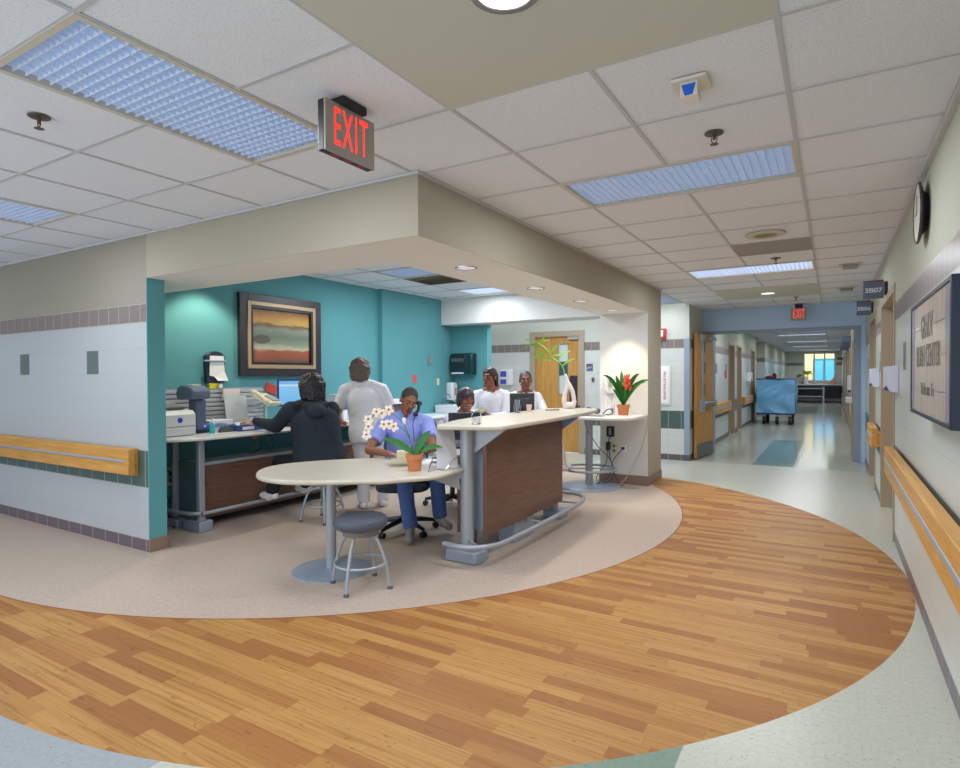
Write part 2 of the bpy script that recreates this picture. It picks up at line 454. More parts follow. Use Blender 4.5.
# portal at the fire door
pw = MB().box(-2.16, -2.0582, 10.40, 11.6, 0, 2.7)
struct('wall_portal', pw, M_tileN, smooth=False)
struct('trim_2', MB().box(-2.14, -2.052, 10.243, 10.30, .1, 2.05), M_bluef, smooth=False)
struct('wall_portal_header', MB().box(-2.10, .456, 11.45, 11.75, 2.235, 2.7), M_blue, smooth=False)
struct('wall_portal_jamb', MB().box(.388, .456, 11.451, 11.75, 0, 2.234), M_blue, smooth=False)
pf = MB().box(.29, .388, 11.44, 11.73, 0, 2.19).box(-2.14, .388, 11.44, 11.73, 2.19, 2.234).box(-2.14, -1.885, 11.44, 11.73, 0, 2.19)
struct('trim_3', pf, M_bluef, smooth=False)
# wall beside the viewer, with two door openings
R = .457
rwall = MB()
for a, b in ((-2.5, 6.2), (7.72, 8.85), (10.05, 11.5)): rwall.box(R, .63, a, b, 0, 2.7)
for a, b in ((6.2, 7.72), (8.85, 10.05)): rwall.box(R, .63, a, b, 2.17, 2.7)
struct('wall_corridor', rwall, M_tileR, smooth=False)
for k, (a, b) in enumerate(((6.2, 7.72), (8.85, 10.05))):
    f = MB().box(.446, .63, a-.05, a+.02, 0, 2.15).box(.446, .63, b-.02, b+.05, 0, 2.15).box(.446, .63, a-.05, b+.05, 2.15, 2.22)
    f.box(.53, .56, a+.02, a+.055, 0, 2.11).box(.53, .56, b-.055, b-.02, 0, 2.11).box(.53, .56, a+.02, b-.02, 2.11, 2.15)
    d = thing('door_%d' % (k+1), None, None, (.58, (a+b)/2, 0)); d['kind'] = 'structure'
    obj('frame', f, M_taupe, d, smooth=False)
    obj('leaf', MB().box(.57, .612, a+.02, b-.02, .01, 2.15), M_oak, d, smooth=False)
    h = MB().cyl((.57, a+.12, 1.0), (.52, a+.12, 1.0), .012).cyl((.52, a+.12, 1.0), (.52, a+.25, 1.0), .010)
    obj('handle', h, M_chrome, d)
# long corridor beyond the portal
doors = [(14.87, 15.76), (16.3, 17.06), (19.3, 20.15)]
cl = MB(); y = 11.7
for a, b in doors[:3]:
    cl.box(-2.3, -2.1, y, a, 0, 2.7); cl.box(-2.3, -2.1, a, b, 2.17, 2.7); y = b
cl.box(-2.3, -2.1, y, 20.9, 0, 2.7).box(-3.2, -2.1, 20.8, 20.9, 0, 2.7).box(-3.3, -3.2, 20.9, 23.4, 0, 2.7)
cl.box(-3.2, -2.1, 23.4, 23.5, 0, 2.7).box(-2.3, -2.1, 23.5, 35.0, 0, 2.7)
struct('wall_far_corridor', cl, M_tileR, smooth=False)
struct('ceiling_alcove', MB().box(-3.3, -2.1, 20.9, 23.4, CZ, CZ+.02), M_gyp, smooth=False)
for k, (a, b) in enumerate(doors[:3]):
    f = MB().box(-2.3, -2.085, a-.05, a+.02, 0, 2.15).box(-2.3, -2.085, b-.02, b+.05, 0, 2.15).box(-2.3, -2.085, a-.05, b+.05, 2.15, 2.21)
    d = thing('door_%d' % (k+3), None, None, (-2.25, (a+b)/2, 0)); d['kind'] = 'structure'
    obj('frame', f, M_taupe, d, smooth=False)
    obj('leaf', MB().box(-2.29, -2.25, a+.02, b-.02, .01, 2.15), M_oak, d, smooth=False)
    obj('handle', MB().cyl((-2.25, a+.1, 1.0), (-2.2, a+.1, 1.0), .012).cyl((-2.2, a+.1, 1.0), (-2.2, a+.22, 1.0), .01), M_chrome, d)
cr = MB().box(.385, .6, 11.75, 35, 0, 2.7)
struct('wall_far_side', cr, M_tileR, smooth=False)
fr = MB()
for a in (13.9, 16.4, 19.0, 21.8, 25.0, 28.5): fr.box(.36, .40, a, a+.1, 0, 2.2).box(.36, .40, a+1.0, a+1.1, 0, 2.2).box(.36, .40, a, a+1.1, 2.14, 2.2)
struct('trim_4', fr, M_taupe, smooth=False)
# end wall with a three-light window on to a bright room
EY = 34.8
ew = MB().box(-2.3, -1.29, EY, EY+.15, 0, 2.7).box(-1.29, .10, EY, EY+.15, 0, 1.12).box(-1.29, .10, EY, EY+.15, 2.52, 2.7).box(.10, .6, EY, EY+.15, 0, 2.7)
struct('wall_end', ew, M_tileN, smooth=False)
wf = thing('window_1', None, None, (-.6, EY, 1.2)); wf['kind'] = 'structure'
f = MB()
for x in (-1.32, -.86, -.40, .06): f.box(x, x+.07, EY-.03, EY+.12, 1.14, 2.49)
f.box(-1.32, .13, EY-.03, EY+.12, 2.49, 2.56).box(-1.32, .13, EY-.05, EY+.12, 1.08, 1.14)
obj('window_frame', f, mat('pale_window_frame', '#c9cdd0', .5), wf, smooth=False)
obj('pane', MB().box(-1.27, .08, EY+.05, EY+.056, 1.12, 2.52), M_glass, wf, smooth=False)
# the room on the other side of that window
gg = G('lit_glazing'); gg.set(color=lin('#3a8fd0'), emit=lin('#4a98d8'), estr=.8); M_sky = gg.m
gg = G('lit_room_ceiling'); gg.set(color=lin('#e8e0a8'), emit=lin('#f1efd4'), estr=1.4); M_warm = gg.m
bx = MB().box(-3, 1.2, 38.0, 38.1, 0, 3.2).box(-3, -2.9, 34.95, 38, 0, 3.2).box(1.1, 1.2, 34.95, 38, 0, 3.2).box(-3, 1.2, 34.95, 38.0, -.05, 0)
struct('wall_beyond', bx, paint('cream_paint', '#d9d2b8'), smooth=False)
struct('ceiling_beyond', MB().box(-3, 1.2, 34.95, 38, 2.95, 3.0), M_warm, smooth=False)
w2 = thing('window_2', None, None, (-.2, 37.98, 1.0)); w2['kind'] = 'structure'
f = MB()
for x in (-.95, -.47, .05, .57): f.box(x, x+.06, 37.92, 38.0, .94, 2.24)
f.box(-.95, .63, 37.92, 38, 2.24, 2.32).box(-.95, .63, 37.92, 38, .86, .94)
obj('window_frame', f, mat('teal_window_frame', '#2f7f8c', .5), w2, smooth=False)
obj('pane', MB().box(-.92, .6, 37.97, 37.99, .9, 2.28), M_sky, w2, smooth=False)

# rear door (closed) and the fire door held open
d = thing('door_6', None, None, (-4.45, 10.3, 0)); d['kind'] = 'structure'
f = MB().box(-5.0, -4.89, 10.225, 10.4, 0, 2.17).box(-4.01, -3.9, 10.225, 10.4, 0, 2.17).box(-5.0, -3.9, 10.225, 10.4, 2.17, 2.27)
obj('frame', f, M_taupe, d, smooth=False)
lf = MB().box(-4.89, -4.42, 10.29, 10.335, .01, 2.17).box(-4.24, -4.01, 10.29, 10.335, .01, 2.17).box(-4.42, -4.24, 10.29, 10.335, 2.03, 2.17).box(-4.42, -4.24, 10.29, 10.335, .01, 1.10)
obj('leaf', lf, M_oak, d, smooth=False)
obj('pane', MB().box(-4.42, -4.24, 10.31, 10.316, 1.10, 2.03), mat('wired_glass', '#c9d6da', .1, 0, .6), d, smooth=False)
obj('blind_band', MB().box(-4.42, -4.24, 10.302, 10.308, 1.44, 1.70), mat('slate_blind', '#3d4c56', .6), d, smooth=False)
f = MB()
for a in ((-4.435, -4.42, 1.085, 2.045), (-4.24, -4.225, 1.085, 2.045)): f.box(a[0], a[1], 10.28, 10.29, a[2], a[3])
f.box(-4.435, -4.225, 10.28, 10.29, 2.03, 2.045).box(-4.435, -4.225, 10.28, 10.29, 1.085, 1.10)
obj('pane_bead', f, M_taupe, d, smooth=False)
obj('closer', MB().box(-4.22, -4.02, 10.22, 10.285, 2.10, 2.16), M_grey, d, bevel=.008)
obj('handle', MB().cyl((-4.82, 10.29, 1.0), (-4.82, 10.23, 1.0), .013).cyl((-4.82, 10.23, 1.0), (-4.70, 10.23, 1.0), .011), M_chrome, d)
d7 = d = thing('door_7', None, None, (-1.95, 11.42, 0)); d['kind'] = 'structure'
obj('leaf', MB().box(-2.0, -1.95, 10.47, 11.42, .015, 2.16), M_oak, d, smooth=False, bevel=.002)
obj('kick_plate', MB().box(-1.95, -1.945, 10.49, 11.40, .02, .26), mat('dark_steel', '#6d7274', .35, .6), d, smooth=False)
for z0 in (1.83, 1.46, 1.09): obj('pane', MB().box(-1.951, -1.944, 10.86, 10.94, z0, z0+.20), mat('dark_glass', '#4b5660', .15), d, smooth=False)
f = MB()
for z0 in (1.83, 1.46, 1.09): f.box(-1.952, -1.942, 10.84, 10.86, z0-.02, z0+.22).box(-1.952, -1.942, 10.94, 10.96, z0-.02, z0+.22)
obj('pane_bead', f, M_taupe, d, smooth=False)
ex = MB().cyl((-1.915, 10.66, .98), (-1.915, 10.66, 2.05), .014).box(-1.95, -1.90, 10.62, 10.72, 2.02, 2.13).box(-1.95, -1.89, 10.61, 10.73, .80, 1.02)
obj('exit_rod', ex, M_bluesil, d)
obj('push_bar', MB().box(-1.92, -1.87, 10.7, 11.36, .90, .965).box(-1.95, -1.87, 11.30, 11.38, .88, .985), M_alu, d, bevel=.006)
obj('closer', MB().box(-1.95, -1.88, 11.10, 11.40, 2.05, 2.12), M_bluesil, d, bevel=.01)
d7.location = (-1.872, 11.42, 0); d7.rotation_euler = (0, 0, -.115)
d = thing('door_8', None, None, (.31, 11.9, 0)); d['kind'] = 'structure'
obj('leaf', MB().box(.285, .33, 11.78, 12.7, .015, 2.16), M_oak, d, smooth=False)
obj('hinge', MB().box(.278, .286, 11.77, 11.83, .25, .40).box(.278, .286, 11.77, 11.83, 1.0, 1.15).box(.278, .286, 11.77, 11.83, 1.85, 2.0), M_bluesil, d, smooth=False)
obj('push_bar', MB().box(.20, .285, 11.9, 12.6, .95, 1.03), M_wh, d)
# ================================================================== CEILING THINGS
gg = G('tube_glow'); x, y, z, p = gg.pos()
gg.set(color=lin('#86a8d8'), emit=lin('#72a2e0'), estr=.50); M_tube = gg.m
gg = G('tube_glow_white'); gg.set(color=lin('#e8f0ff'), emit=lin('#dfeaff'), estr=1.7); M_tubew = gg.m
M_louv = mat('louver_white', '#e3ecf8', .4)
M_rim = mat('light_rim', '#c9c3b4', .55)
def troffer(x0, x1, y0, y1, z, label, group=None, glow=None, nx=None, ny=None):
    t = thing('ceiling_light', label, 'ceiling light', ((x0+x1)/2, (y0+y1)/2, z), 0, group)
    b = .026; a0, a1, c0, c1 = x0+b, x1-b, y0+b, y1-b
    f = MB()
    for q in ((x0, a0, y0, y1), (a1, x1, y0, y1), (a0, a1, y0, c0), (a0, a1, c1, y1)): f.box(*q, z-.003, z+.012)
    for q in ((a0-.004, a0, c0, c1), (a1, a1+.004, c0, c1), (a0, a1, c0-.004, c0), (a0, a1, c1, c1+.004)): f.box(*q, z+.012, z+.10)
    obj('frame', f, M_rim, t, smooth=False)
    obj('diffuser', MB().box(a0, a1, c0, c1, z+.031, z+.041), glow or M_tube, t, smooth=False)
    l = MB(); nx = nx or max(3, round((a1-a0)/.043)); ny = ny or max(3, round((c1-c0)/.043))
    for i in range(1, nx): q = a0+(a1-a0)*i/nx; l.box(q-.0017, q+.0017, c0, c1, z+.006, z+.026)
    for i in range(1, ny): q = c0+(c1-c0)*i/ny; l.box(a0, a1, q-.0017, q+.0017, z+.006, z+.026)
    obj('louver', l, M_louv, t, smooth=False)
    return t
LL = ['long recessed louvred ceiling light beside the hanging EXIT sign, above the entrance', 'louvred ceiling light cut by the picture edge over the tiled entrance wall',
      'louvred ceiling light between the blue-nosed detector and the smoke-ring plate', 'thin-looking lit ceiling light beyond the grey return air panel', 'bluish ceiling light half hidden behind the corner column of the station',
      'first lit ceiling light of the far corridor past the portal', 'second lit ceiling light of the far corridor past the portal', 'third lit ceiling light of the far corridor past the portal', 'last lit ceiling light of the far corridor, next to the window wall',
      'unseen ceiling light added just behind the portal beam', 'unseen ceiling light added in the far corridor in front of the blue cart', 'unseen ceiling light added before the closed rear door, behind the white soffit']
for k, (a, b, c, d) in enumerate(LIGHTS): troffer(a, b, c, d, CZ, LL[k], 'recessed ceiling lights', M_tubew if k > 4 or k == 3 else None)
for k, (a, b, c, d) in enumerate(INL): troffer(a, b, c, d, 2.70, ['square ceiling light inside the station beside the dark return grille', 'square ceiling light inside the station next to the white rear soffit'][k], 'station ceiling lights', M_tubew if k else None, 10, 10)
t = thing('return_grille', 'small dark-streaked return air grille in the station ceiling beside a square light', 'air grille', (-4.47, 6.37, 2.70))
obj('frame', MB().box(-4.78, -4.155, 6.08, 6.67, 2.695, 2.704), mat('grille_paint', '#7d7863', .6), t, smooth=False)
l = MB()
for i in range(8): l.obox((-4.47, 6.16+.06*i, 2.688), (.27, 0, 0), (0, .02, .008), (0, -.001, .002))
obj('slat', l, mat('grille_dark', '#857e68', .6), t, smooth=False)

def downlight(c, r, label, group, glow):
    t = thing('downlight', label, 'downlight', c, 0, group)
    obj('trim_ring', MB().lathe([(r*.80, -.001), (r*.84, -.006), (r, -.007), (r*1.02, -.002), (r*1.02, .002), (r*.8, .002)], c, 36), M_chrome, t)
    obj('lens', MB().lathe([(r*.81, -.0035), (r*.4, -.006), (1e-5, -.007)], c, 36), glow, t)
    return t
gg = G('downlight_glow'); gg.set(color=(1, 1, 1, 1), emit=lin('#f4fff2'), estr=1.6); M_dl = gg.m
gg = G('downlight_dim'); gg.set(color=lin('#d8cfd6'), emit=lin('#e6dadf'), estr=.45); M_dld = gg.m
downlight((-.862, 1.60, CZ), .11, 'bright round downlight in the plain olive ceiling panel overhead', 'corridor downlights', M_dl)
downlight((-.81, 9.47, CZ), .11, 'lit round downlight in the olive panel just before the portal', 'corridor downlights', M_dl)
DL = ['widest-looking dim downlight under the soffit, nearest its outer corner', 'second dim downlight along the underside of the soffit from its corner', 'third dim downlight along the underside of the soffit from its corner', 'downlight under the soffit that lights the white column wall']
for k, yy in enumerate((3.77, 4.98, 6.12, 7.20)):
    downlight((-2.37, yy, SZ), .085, DL[k].replace('nearest ', 'close to '), 'soffit downlights', M_dld)

def sprinkler(c, label, group):
    t = thing('ceiling_sprinkler', label, 'sprinkler', c, 0, group)
    obj('escutcheon', MB().lathe([(.001, -.004), (.022, -.006), (.043, -.002), (.045, .001)], c, 24), mat('bronze', '#5b554b', .4, .5), t)
    x, y, z = c
    obj('sprinkler_head', MB().cyl((x, y, z-.003), (x, y, z-.03), .009, .007).tube([(x-.012, y, z-.02), (x-.013, y, z-.035), (x, y, z-.05)], .0025, 6).tube([(x+.012, y, z-.02), (x+.013, y, z-.035), (x, y, z-.05)], .0025, 6), mat('brass_dark', '#6a4a3c', .4, .6), t)
    obj('deflector', MB().lathe([(.004, 0), (.02, -.001), (.02, -.003), (.001, -.004)], (x, y, z-.05), 16), mat('bronze', '#5b554b', .4, .5), t)
sprinkler((-3.074, 1.28, CZ), 'bronze ceiling sprinkler beside the long light above the entrance', 'ceiling sprinklers')
sprinkler((-.50, 3.07, CZ), 'bronze ceiling sprinkler between the blue-nosed detector and a light', 'ceiling sprinklers')
sprinkler((-.50, 6.68, CZ), 'ceiling sprinkler just in front of the thin bright light', 'ceiling sprinklers')
sprinkler((-.484, 10.16, CZ), 'tiny ceiling sprinkler above the far EXIT sign', 'ceiling sprinklers')

t = thing('motion_detector', 'square white ceiling detector with a blue wedge-shaped nose', 'detector', (-.49, 2.50, CZ))
obj('base_plate', MB().box(-.56, -.425, 2.425, 2.565, CZ-.012, CZ+.001), mat('offwhite_plastic', '#d9d3c8', .5), t, bevel=.004)
n = MB().extr([(-.528, 2.45), (-.462, 2.45), (-.478, 2.60), (-.512, 2.60)], lambda p, q, s: (p, q, CZ-.012-s*(1-.5*(q-2.45)/.15)), 0, .055)
obj('housing', n, mat('offwhite_plastic', '#d9d3c8', .5), t, smooth=False)
w = MB().add([(-.523, 2.449, CZ-.020), (-.467, 2.449, CZ-.020), (-.480, 2.449, CZ-.064), (-.510, 2.449, CZ-.064), (-.523, 2.455, CZ-.020), (-.467, 2.455, CZ-.020), (-.480, 2.455, CZ-.064), (-.510, 2.455, CZ-.064)],
             [(0, 1, 2, 3), (4, 7, 6, 5), (0, 4, 5, 1), (1, 5, 6, 2), (2, 6, 7, 3), (3, 7, 4, 0)])
obj('lens', w, mat('blue_lens', '#1b62d6', .25), t, smooth=False)
b = MB().add([(-.522, 2.46, CZ-.0672), (-.468, 2.46, CZ-.0672), (-.482, 2.575, CZ-.0432), (-.508, 2.575, CZ-.0432)], [(0, 3, 2, 1)])
b.v = [(x, y, z-.0008) for x, y, z in b.v]
t = thing('smoke_detector_plate', 'round olive plate with a dark centre on the ceiling before the grey panel', 'ceiling plate', (-.49, 5.49, CZ))
obj('rim', MB().lathe([(.155, .001), (.155, -.006), (.14, -.011), (.095, -.012), (.09, -.008)], (-.49, 5.49, CZ), 40), M_gyp, t)
obj('face', MB().lathe([(.092, -.009), (.05, -.013), (.001, -.014)], (-.49, 5.49, CZ), 32), mat('olive_dark', '#8a8060', .6), t)
for yy, lb in ((7.51, 'small square ceiling speaker box near the wall by sign 3B07'), (9.49, 'small square ceiling speaker box near the wall by sign 3B06')):
    t = thing('ceiling_speaker', lb, 'speaker', (.157, yy, CZ), 0, 'ceiling speakers')
    obj('flange', MB().box(.05, .265, yy-.11, yy+.11, CZ-.006, CZ+.001), M_tee, t, bevel=.002)
    obj('grille', MB().prism([(.085, yy-.075), (.23, yy-.075), (.23, yy+.075), (.085, yy+.075)], CZ-.035, CZ-.006), M_grey, t, bevel=.01)

# ---- EXIT signs
def exit_sign(c, axis, L, hgt, th, label, face_n):
    """axis: unit vector along the word, face_n: unit vector the face looks to; c: centre of the box"""
    t = thing('exit_sign', label, 'exit sign', c); c, a, n, u = V(c), V(axis), V(face_n), V((0, 0, 1))
    obj('housing', MB().obox(c-n*.006, a*L/2, n*(th/2-.006), u*hgt/2), M_black, t, bevel=.004)
    obj('face_plate', MB().obox(c+n*(th/2-.008), a*L/2, n*.004, u*hgt/2), mat('grey_faceplate', '#9c958e', .5), t)
    M = frame(c+n*(th/2-.004), a, u, n)
    text('lettering', 'EXIT', hgt*1.08, M, M_red, t, xs=L*.78/(hgt*1.08*2.55), ext=.0022, bold=0.0, space=1.18)
    top = c+u*hgt/2
    obj('canopy', MB().obox(V((top.x, top.y, (CZ+top.z)/2)), a*L*.24, n*.045, u*((CZ-top.z)/2+.0005)), M_black, t)
    s = MB()
    for k in (-1, 0, 1): s.obox(c-u*hgt/2+a*k*L*.26, a*L*.09, n*.012, u*.0015)
    obj('light_slot', s, mat('red_slot', '#7a1a1c', .4), t)
exit_sign((-1.805, 1.912, 2.478), (0, 1, 0), .300, .212, .048, 'red EXIT sign in grey casing hanging near the long light', (1, 0, 0))
exit_sign((-.49, 11.2, 2.445), (1, 0, 0), .24, .20, .05, 'small glowing EXIT sign hanging before the portal beam', (0, -1, 0))

# ---- projecting room signs
M_sign = mat('slate_sign', '#5b6a86', .5); M_maroon = mat('maroon_sign', '#7e3a3f', .5); M_txt = mat('sign_letter', '#d6dae0', .6)
def flag(x0, x1, y, z0, z1, s, label, bracket=True, wall=R, group='projecting room signs'):
    t = thing('room_sign', label, 'room sign', ((x0+x1)/2, y, (z0+z1)/2), 0, group)
    obj('plate', MB().box(x0, x1, y, y+.02, z0, z1), M_sign, t, bevel=.003)
    n = 8; w = x1-x0; h = z1-z0
    poly = [(x0, z1)]+[(x0+w*i/n, z1-h*(.02+.13*(i/n)**1.6)) for i in range(n+1)]+[(x1, z1)]
    obj('colour_band', MB().extr(poly[1:], lambda p, q, s_: (p, y-s_, q), .0, .0015), M_maroon, t, smooth=False)
    if bracket: obj('bracket', MB().box(x1+.004, wall, y-.012, y+.035, z0+h*.15, z1-h*.1), M_black, t, bevel=.003)
    if s: text('lettering', s, h*.34, frame(((x0+x1)/2, y-.0005, (z0+z1)/2-h*.06), (1, 0, 0), (0, 0, 1), (0, -1, 0)), M_txt, t, xs=1.15, ext=.001, bold=.002)
flag(.255, .425, 7.0, 2.185, 2.365, '3B07', 'slate sign lettered 3B07 projecting over the first doorway')
flag(.270, .430, 9.4, 2.225, 2.42, '3B06', 'slate sign lettered 3B06 projecting over the second doorway')
for k, (yy, lb) in enumerate(((14.4, 'first dark blue sign projecting in the far corridor beyond the fire door'), (16.8, 'second dark blue sign projecting in the far corridor beyond the fire door'), (19.2, 'third dark blue sign projecting in the far corridor beyond the fire door'), (32.0, 'dark blue sign beside the window at the corridor end'))):
    flag(.17, .384, yy, 2.10, 2.23, '', lb, False, .385)

# ---- clock, framed board, charts and rails on the near wall
t = thing('wall_clock', 'round dark-rimmed wall clock seen nearly edge-on above the framed board', 'clock', (.457, 4.2, 2.36))
obj('case', MB().lathe([(.10, 0), (.125, .022), (.155, .030), (.172, .036), (.175, .044), (.168, .050), (.158, .045)], (.457, 4.2, 2.36), 48, 0, (-1, 0, 0)), mat('aubergine_plastic', '#2d2430', .35), t)
obj('dial', MB().lathe([(.160, .046), (.001, .0465)], (.457, 4.2, 2.36), 48, 0, (-1, 0, 0)), mat('clock_dial', '#c9c8be', .4), t)
obj('hand', MB().box(.408, .410, 4.196, 4.204, 2.36, 2.46).box(.408, .410, 4.2, 4.28, 2.356, 2.364), M_black, t, smooth=False)

t = thing('framed_board', 'framed wooden donor board lettered GRADY BURN CENTER with deep navy sides', 'framed sign', (.457, 3.27, 1.52))
FX, y0, y1, z0, z1 = .365, 2.66, 3.93, 1.237, 1.795
f = MB()
for a in ((y0, y0+.03, z0, z1), (y1-.03, y1, z0, z1), (y0+.03, y1-.03, z0, z0+.02), (y0+.03, y1-.03, z1-.02, z1)): f.box(FX-.006, .456, *a)
obj('frame', f, mat('navy_frame', '#172338', .35), t, bevel=.003)
g = G('board_panel'); xx, yy, zz, p = g.pos(); nz = g.noise(g.comb(0.0, g.math('MULTIPLY', yy, 9.0), g.math('MULTIPLY', zz, 1.2)), 3.0, 5.0)
g.set(color=g.ramp(nz, [(.3, lin('#a3958a')), (.6, lin('#bcae9a')), (.8, lin('#a79ea6'))]), rough=.22, spec=.5)
obj('panel', MB().box(FX, FX+.01, y0+.02, y1-.02, z0+.015, z1-.015), g.m, t, smooth=False)
f = MB()
for a in ((y0+.03, y0+.15), (y1-.13, y1-.03)): f.box(FX-.002, FX, a[0], a[1], z0+.022, z1-.022)
obj('side_strip', f, mat('mauve_grey_strip', '#8b8690', .25), t, smooth=False)
M_eng = mat('engraved_letter', '#5d5a58', .6)
def wtext(s, size, z, xs, yc=3.33): text('lettering', s, size, frame((FX-.0005, yc, z), (0, -1, 0), (0, 0, 1), (-1, 0, 0)), M_eng, t, xs=xs, ext=.0008, bold=.001)
wtext('GRADY', .155, 1.653, .76, 3.345); wtext('BURN CENTER', .142, 1.518, .82, 3.327); wtext('Welcome To', .08, 1.368, 1.0, 3.324)
for z, w in ((1.653, .23), (1.518, .44), (1.368, .27)):
    for s_ in (-1, 1):
        a_, b_ = sorted((3.335+s_*w, 3.335+s_*.50)); obj('rule_line', MB().box(FX-.001, FX, a_, b_, z-.002, z+.002), M_eng, t, smooth=False)

def rail(y0, y1, x0, x1, label, along='y'):
    t = thing('handrail', label, 'handrail', (((x0+x1)/2), (y0+y1)/2, .74), 0, 'wooden wall handrails')
    obj('rail_body', MB().box(x0, x1-.03, y0, y1, .63, .845), M_oaky, t, bevel=.006)
    obj('rail_back', MB().box(x1-.03, x1-.001, y0, y1, .64, .80), M_oaky, t, bevel=.004)
    obj('bumper_strip', MB().box(x0-.006, x0+.004, y0+.02, y1-.02, .725, .757), M_silver, t, bevel=.004)
rail(-1.2, 5.9, .365, .457, 'long oak handrail running under the framed donor board')
rail(7.78, 8.75, .365, .457, 'short oak handrail on the pier between the two doorways')
rail(12.2, 14.75, .30, .385, 'oak handrail on the far corridor wall behind the fire door edge')
def raill(y0, y1, label):
    t = thing('handrail', label, 'handrail', (-2.06, (y0+y1)/2, .74), 0, 'wooden wall handrails')
    obj('rail_body', MB().box(-2.1, -2.01, y0, y1, .63, .845), M_oaky, t, bevel=.006)
    obj('bumper_strip', MB().box(-2.012, -2.004, y0+.02, y1-.02, .725, .757), M_silver, t, bevel=.003)
raill(11.75, 14.75, 'oak handrail along the far corridor just behind the open fire door')
raill(17.2, 19.2, 'oak handrail in the far corridor between the second and third doorways')
raill(20.25, 20.8, 'short oak handrail in the far corridor before the alcove beside the cart')
t = thing('handrail', 'honey oak handrail with grey strip on the tiled entrance wall', 'handrail', (-6.9, 2.7, .74), 0, 'wooden wall handrails')
obj('rail_body', MB().box(-9, -4.955, 2.662, 2.724, .635, .85), M_oakx, t, bevel=.005)
obj('rail_back', MB().box(-9, -4.965, 2.724, 2.753, .62, .845), M_oakx, t, bevel=.003)
obj('bumper_strip', MB().box(-9, -5.01, 2.655, 2.666, .735, .757), M_silver, t, bevel=.004)

def chart(y, zc, label, depth=.115):
    t = thing('wall_mounted_chart_box', label, 'chart holder', (.457, y, zc), 0, 'white wall chart holders')
    x0 = .457-depth
    obj('shell', MB().extr([(x0, zc+.10), (.456, zc+.112), (.456, zc-.112), (x0+.028, zc-.105), (x0, zc-.07)], lambda p, q, s: (p, y+s, q), 0, .34), mat('pale_lilac_plastic', '#cfd3e6', .35), t, bevel=.004)
    obj('corner_clip', MB().extr([(x0-.016, zc-.088), (x0+.022, zc-.098), (x0, zc-.055)], lambda p, q, s: (p, y-.006+s, q), 0, .03), mat('blue_clip', '#2b3f78', .4), t, smooth=False)
chart(5.82, 1.40, 'white chart holder on the wall end before the first doorway', .086)
chart(8.10, 1.40, 'white chart holder on the pier before the second doorway', .085)
for yy, zz, lb in ((7.86, 1.63, 'small blue-grey plate on the pier just past the first doorway'), (10.2, 1.60, 'small blue-grey plate just past the second doorway')):
    t = thing('mounted_room_plate', lb, 'wall plate', (.45, yy, zz))
    obj('plate', MB().box(.445, .457, yy-.05, yy+.05, zz-.06, zz+.06), M_bluesil, t, bevel=.003)

# ---- rear wall fittings
def plate(name, label, cat, x0, x1, y, z0, z1, m, extra=None):
    t = thing(name, label, cat, ((x0+x1)/2, y, (z0+z1)/2))
    obj('plate', MB().box(x0, x1, y-.012, y, z0, z1), m, t, bevel=.003)
    if extra: extra(t)
    return t
plate('door_sign', 'small blue sign plate on the wall beside the closed rear door', 'sign', -3.86, -3.74, 10.25, 1.52, 1.65, mat('blue_plate', '#4d6a94', .5),
      lambda t: (obj('colour_band', MB().box(-3.86, -3.74, 10.236, 10.239, 1.62, 1.65), M_maroon, t, smooth=False), obj('wave_mark', MB().tube([(-3.84, 10.237, 1.56), (-3.81, 10.237, 1.59), (-3.78, 10.237, 1.57), (-3.76, 10.237, 1.60)], .006, 6), M_txt, t)))
plate('light_switch', 'light switch plate beside the closed rear door, under the blue sign', 'light switch', -3.765, -3.705, 10.25, 1.31, 1.41, M_grey,
      lambda t: obj('rocker', MB().box(-3.75, -3.72, 10.232, 10.239, 1.33, 1.39), M_black, t, bevel=.002))
t = thing('wall_mounted_sanitizer', 'white wall dispenser with blue labels beside the rear door', 'hand sanitizer', (-5.49, 10.2, 1.40))
obj('body', MB().box(-5.60, -5.36, 10.13, 10.25, 1.25, 1.56), M_wh, t, bevel=.02)
obj('label_panel', MB().box(-5.585, -5.46, 10.122, 10.132, 1.42, 1.53).box(-5.585, -5.46, 10.122, 10.132, 1.28, 1.37), mat('royal_blue', '#2747b4', .4), t, smooth=False)
t = thing('fire_alarm_sign', 'red fire alarm box with white symbol above the grey tile band', 'fire alarm', (-2.46, 10.22, 2.14))
obj('body', MB().box(-2.55, -2.43, 10.18, 10.25, 2.06, 2.23), M_redp, t, bevel=.008)
obj('strobe', MB().box(-2.52, -2.47, 10.168, 10.182, 2.09, 2.20), M_wh, t, bevel=.006)
t = thing('extinguisher_cabinet', 'white recessed cabinet door lettered FIRE EXTINGUISHER vertically in red', 'extinguisher cabinet', (-2.50, 10.25, 1.25))
obj('frame', MB().box(-2.66, -2.36, 10.232, 10.25, .925, 1.59).box(-2.645, -2.375, 10.225, 10.235, .94, 1.575), M_wh, t, bevel=.003)
obj('door', MB().box(-2.62, -2.40, 10.217, 10.226, .965, 1.55), mat('white_enamel', '#eef0f2', .25), t, bevel=.003)
text('lettering', 'FIRE EXTINGUISHER', .055, frame((-2.455, 10.2165, 1.26), (0, 0, -1), (1, 0, 0), (0, -1, 0)), M_redp, t, xs=.98, ext=.0005, bold=.001)

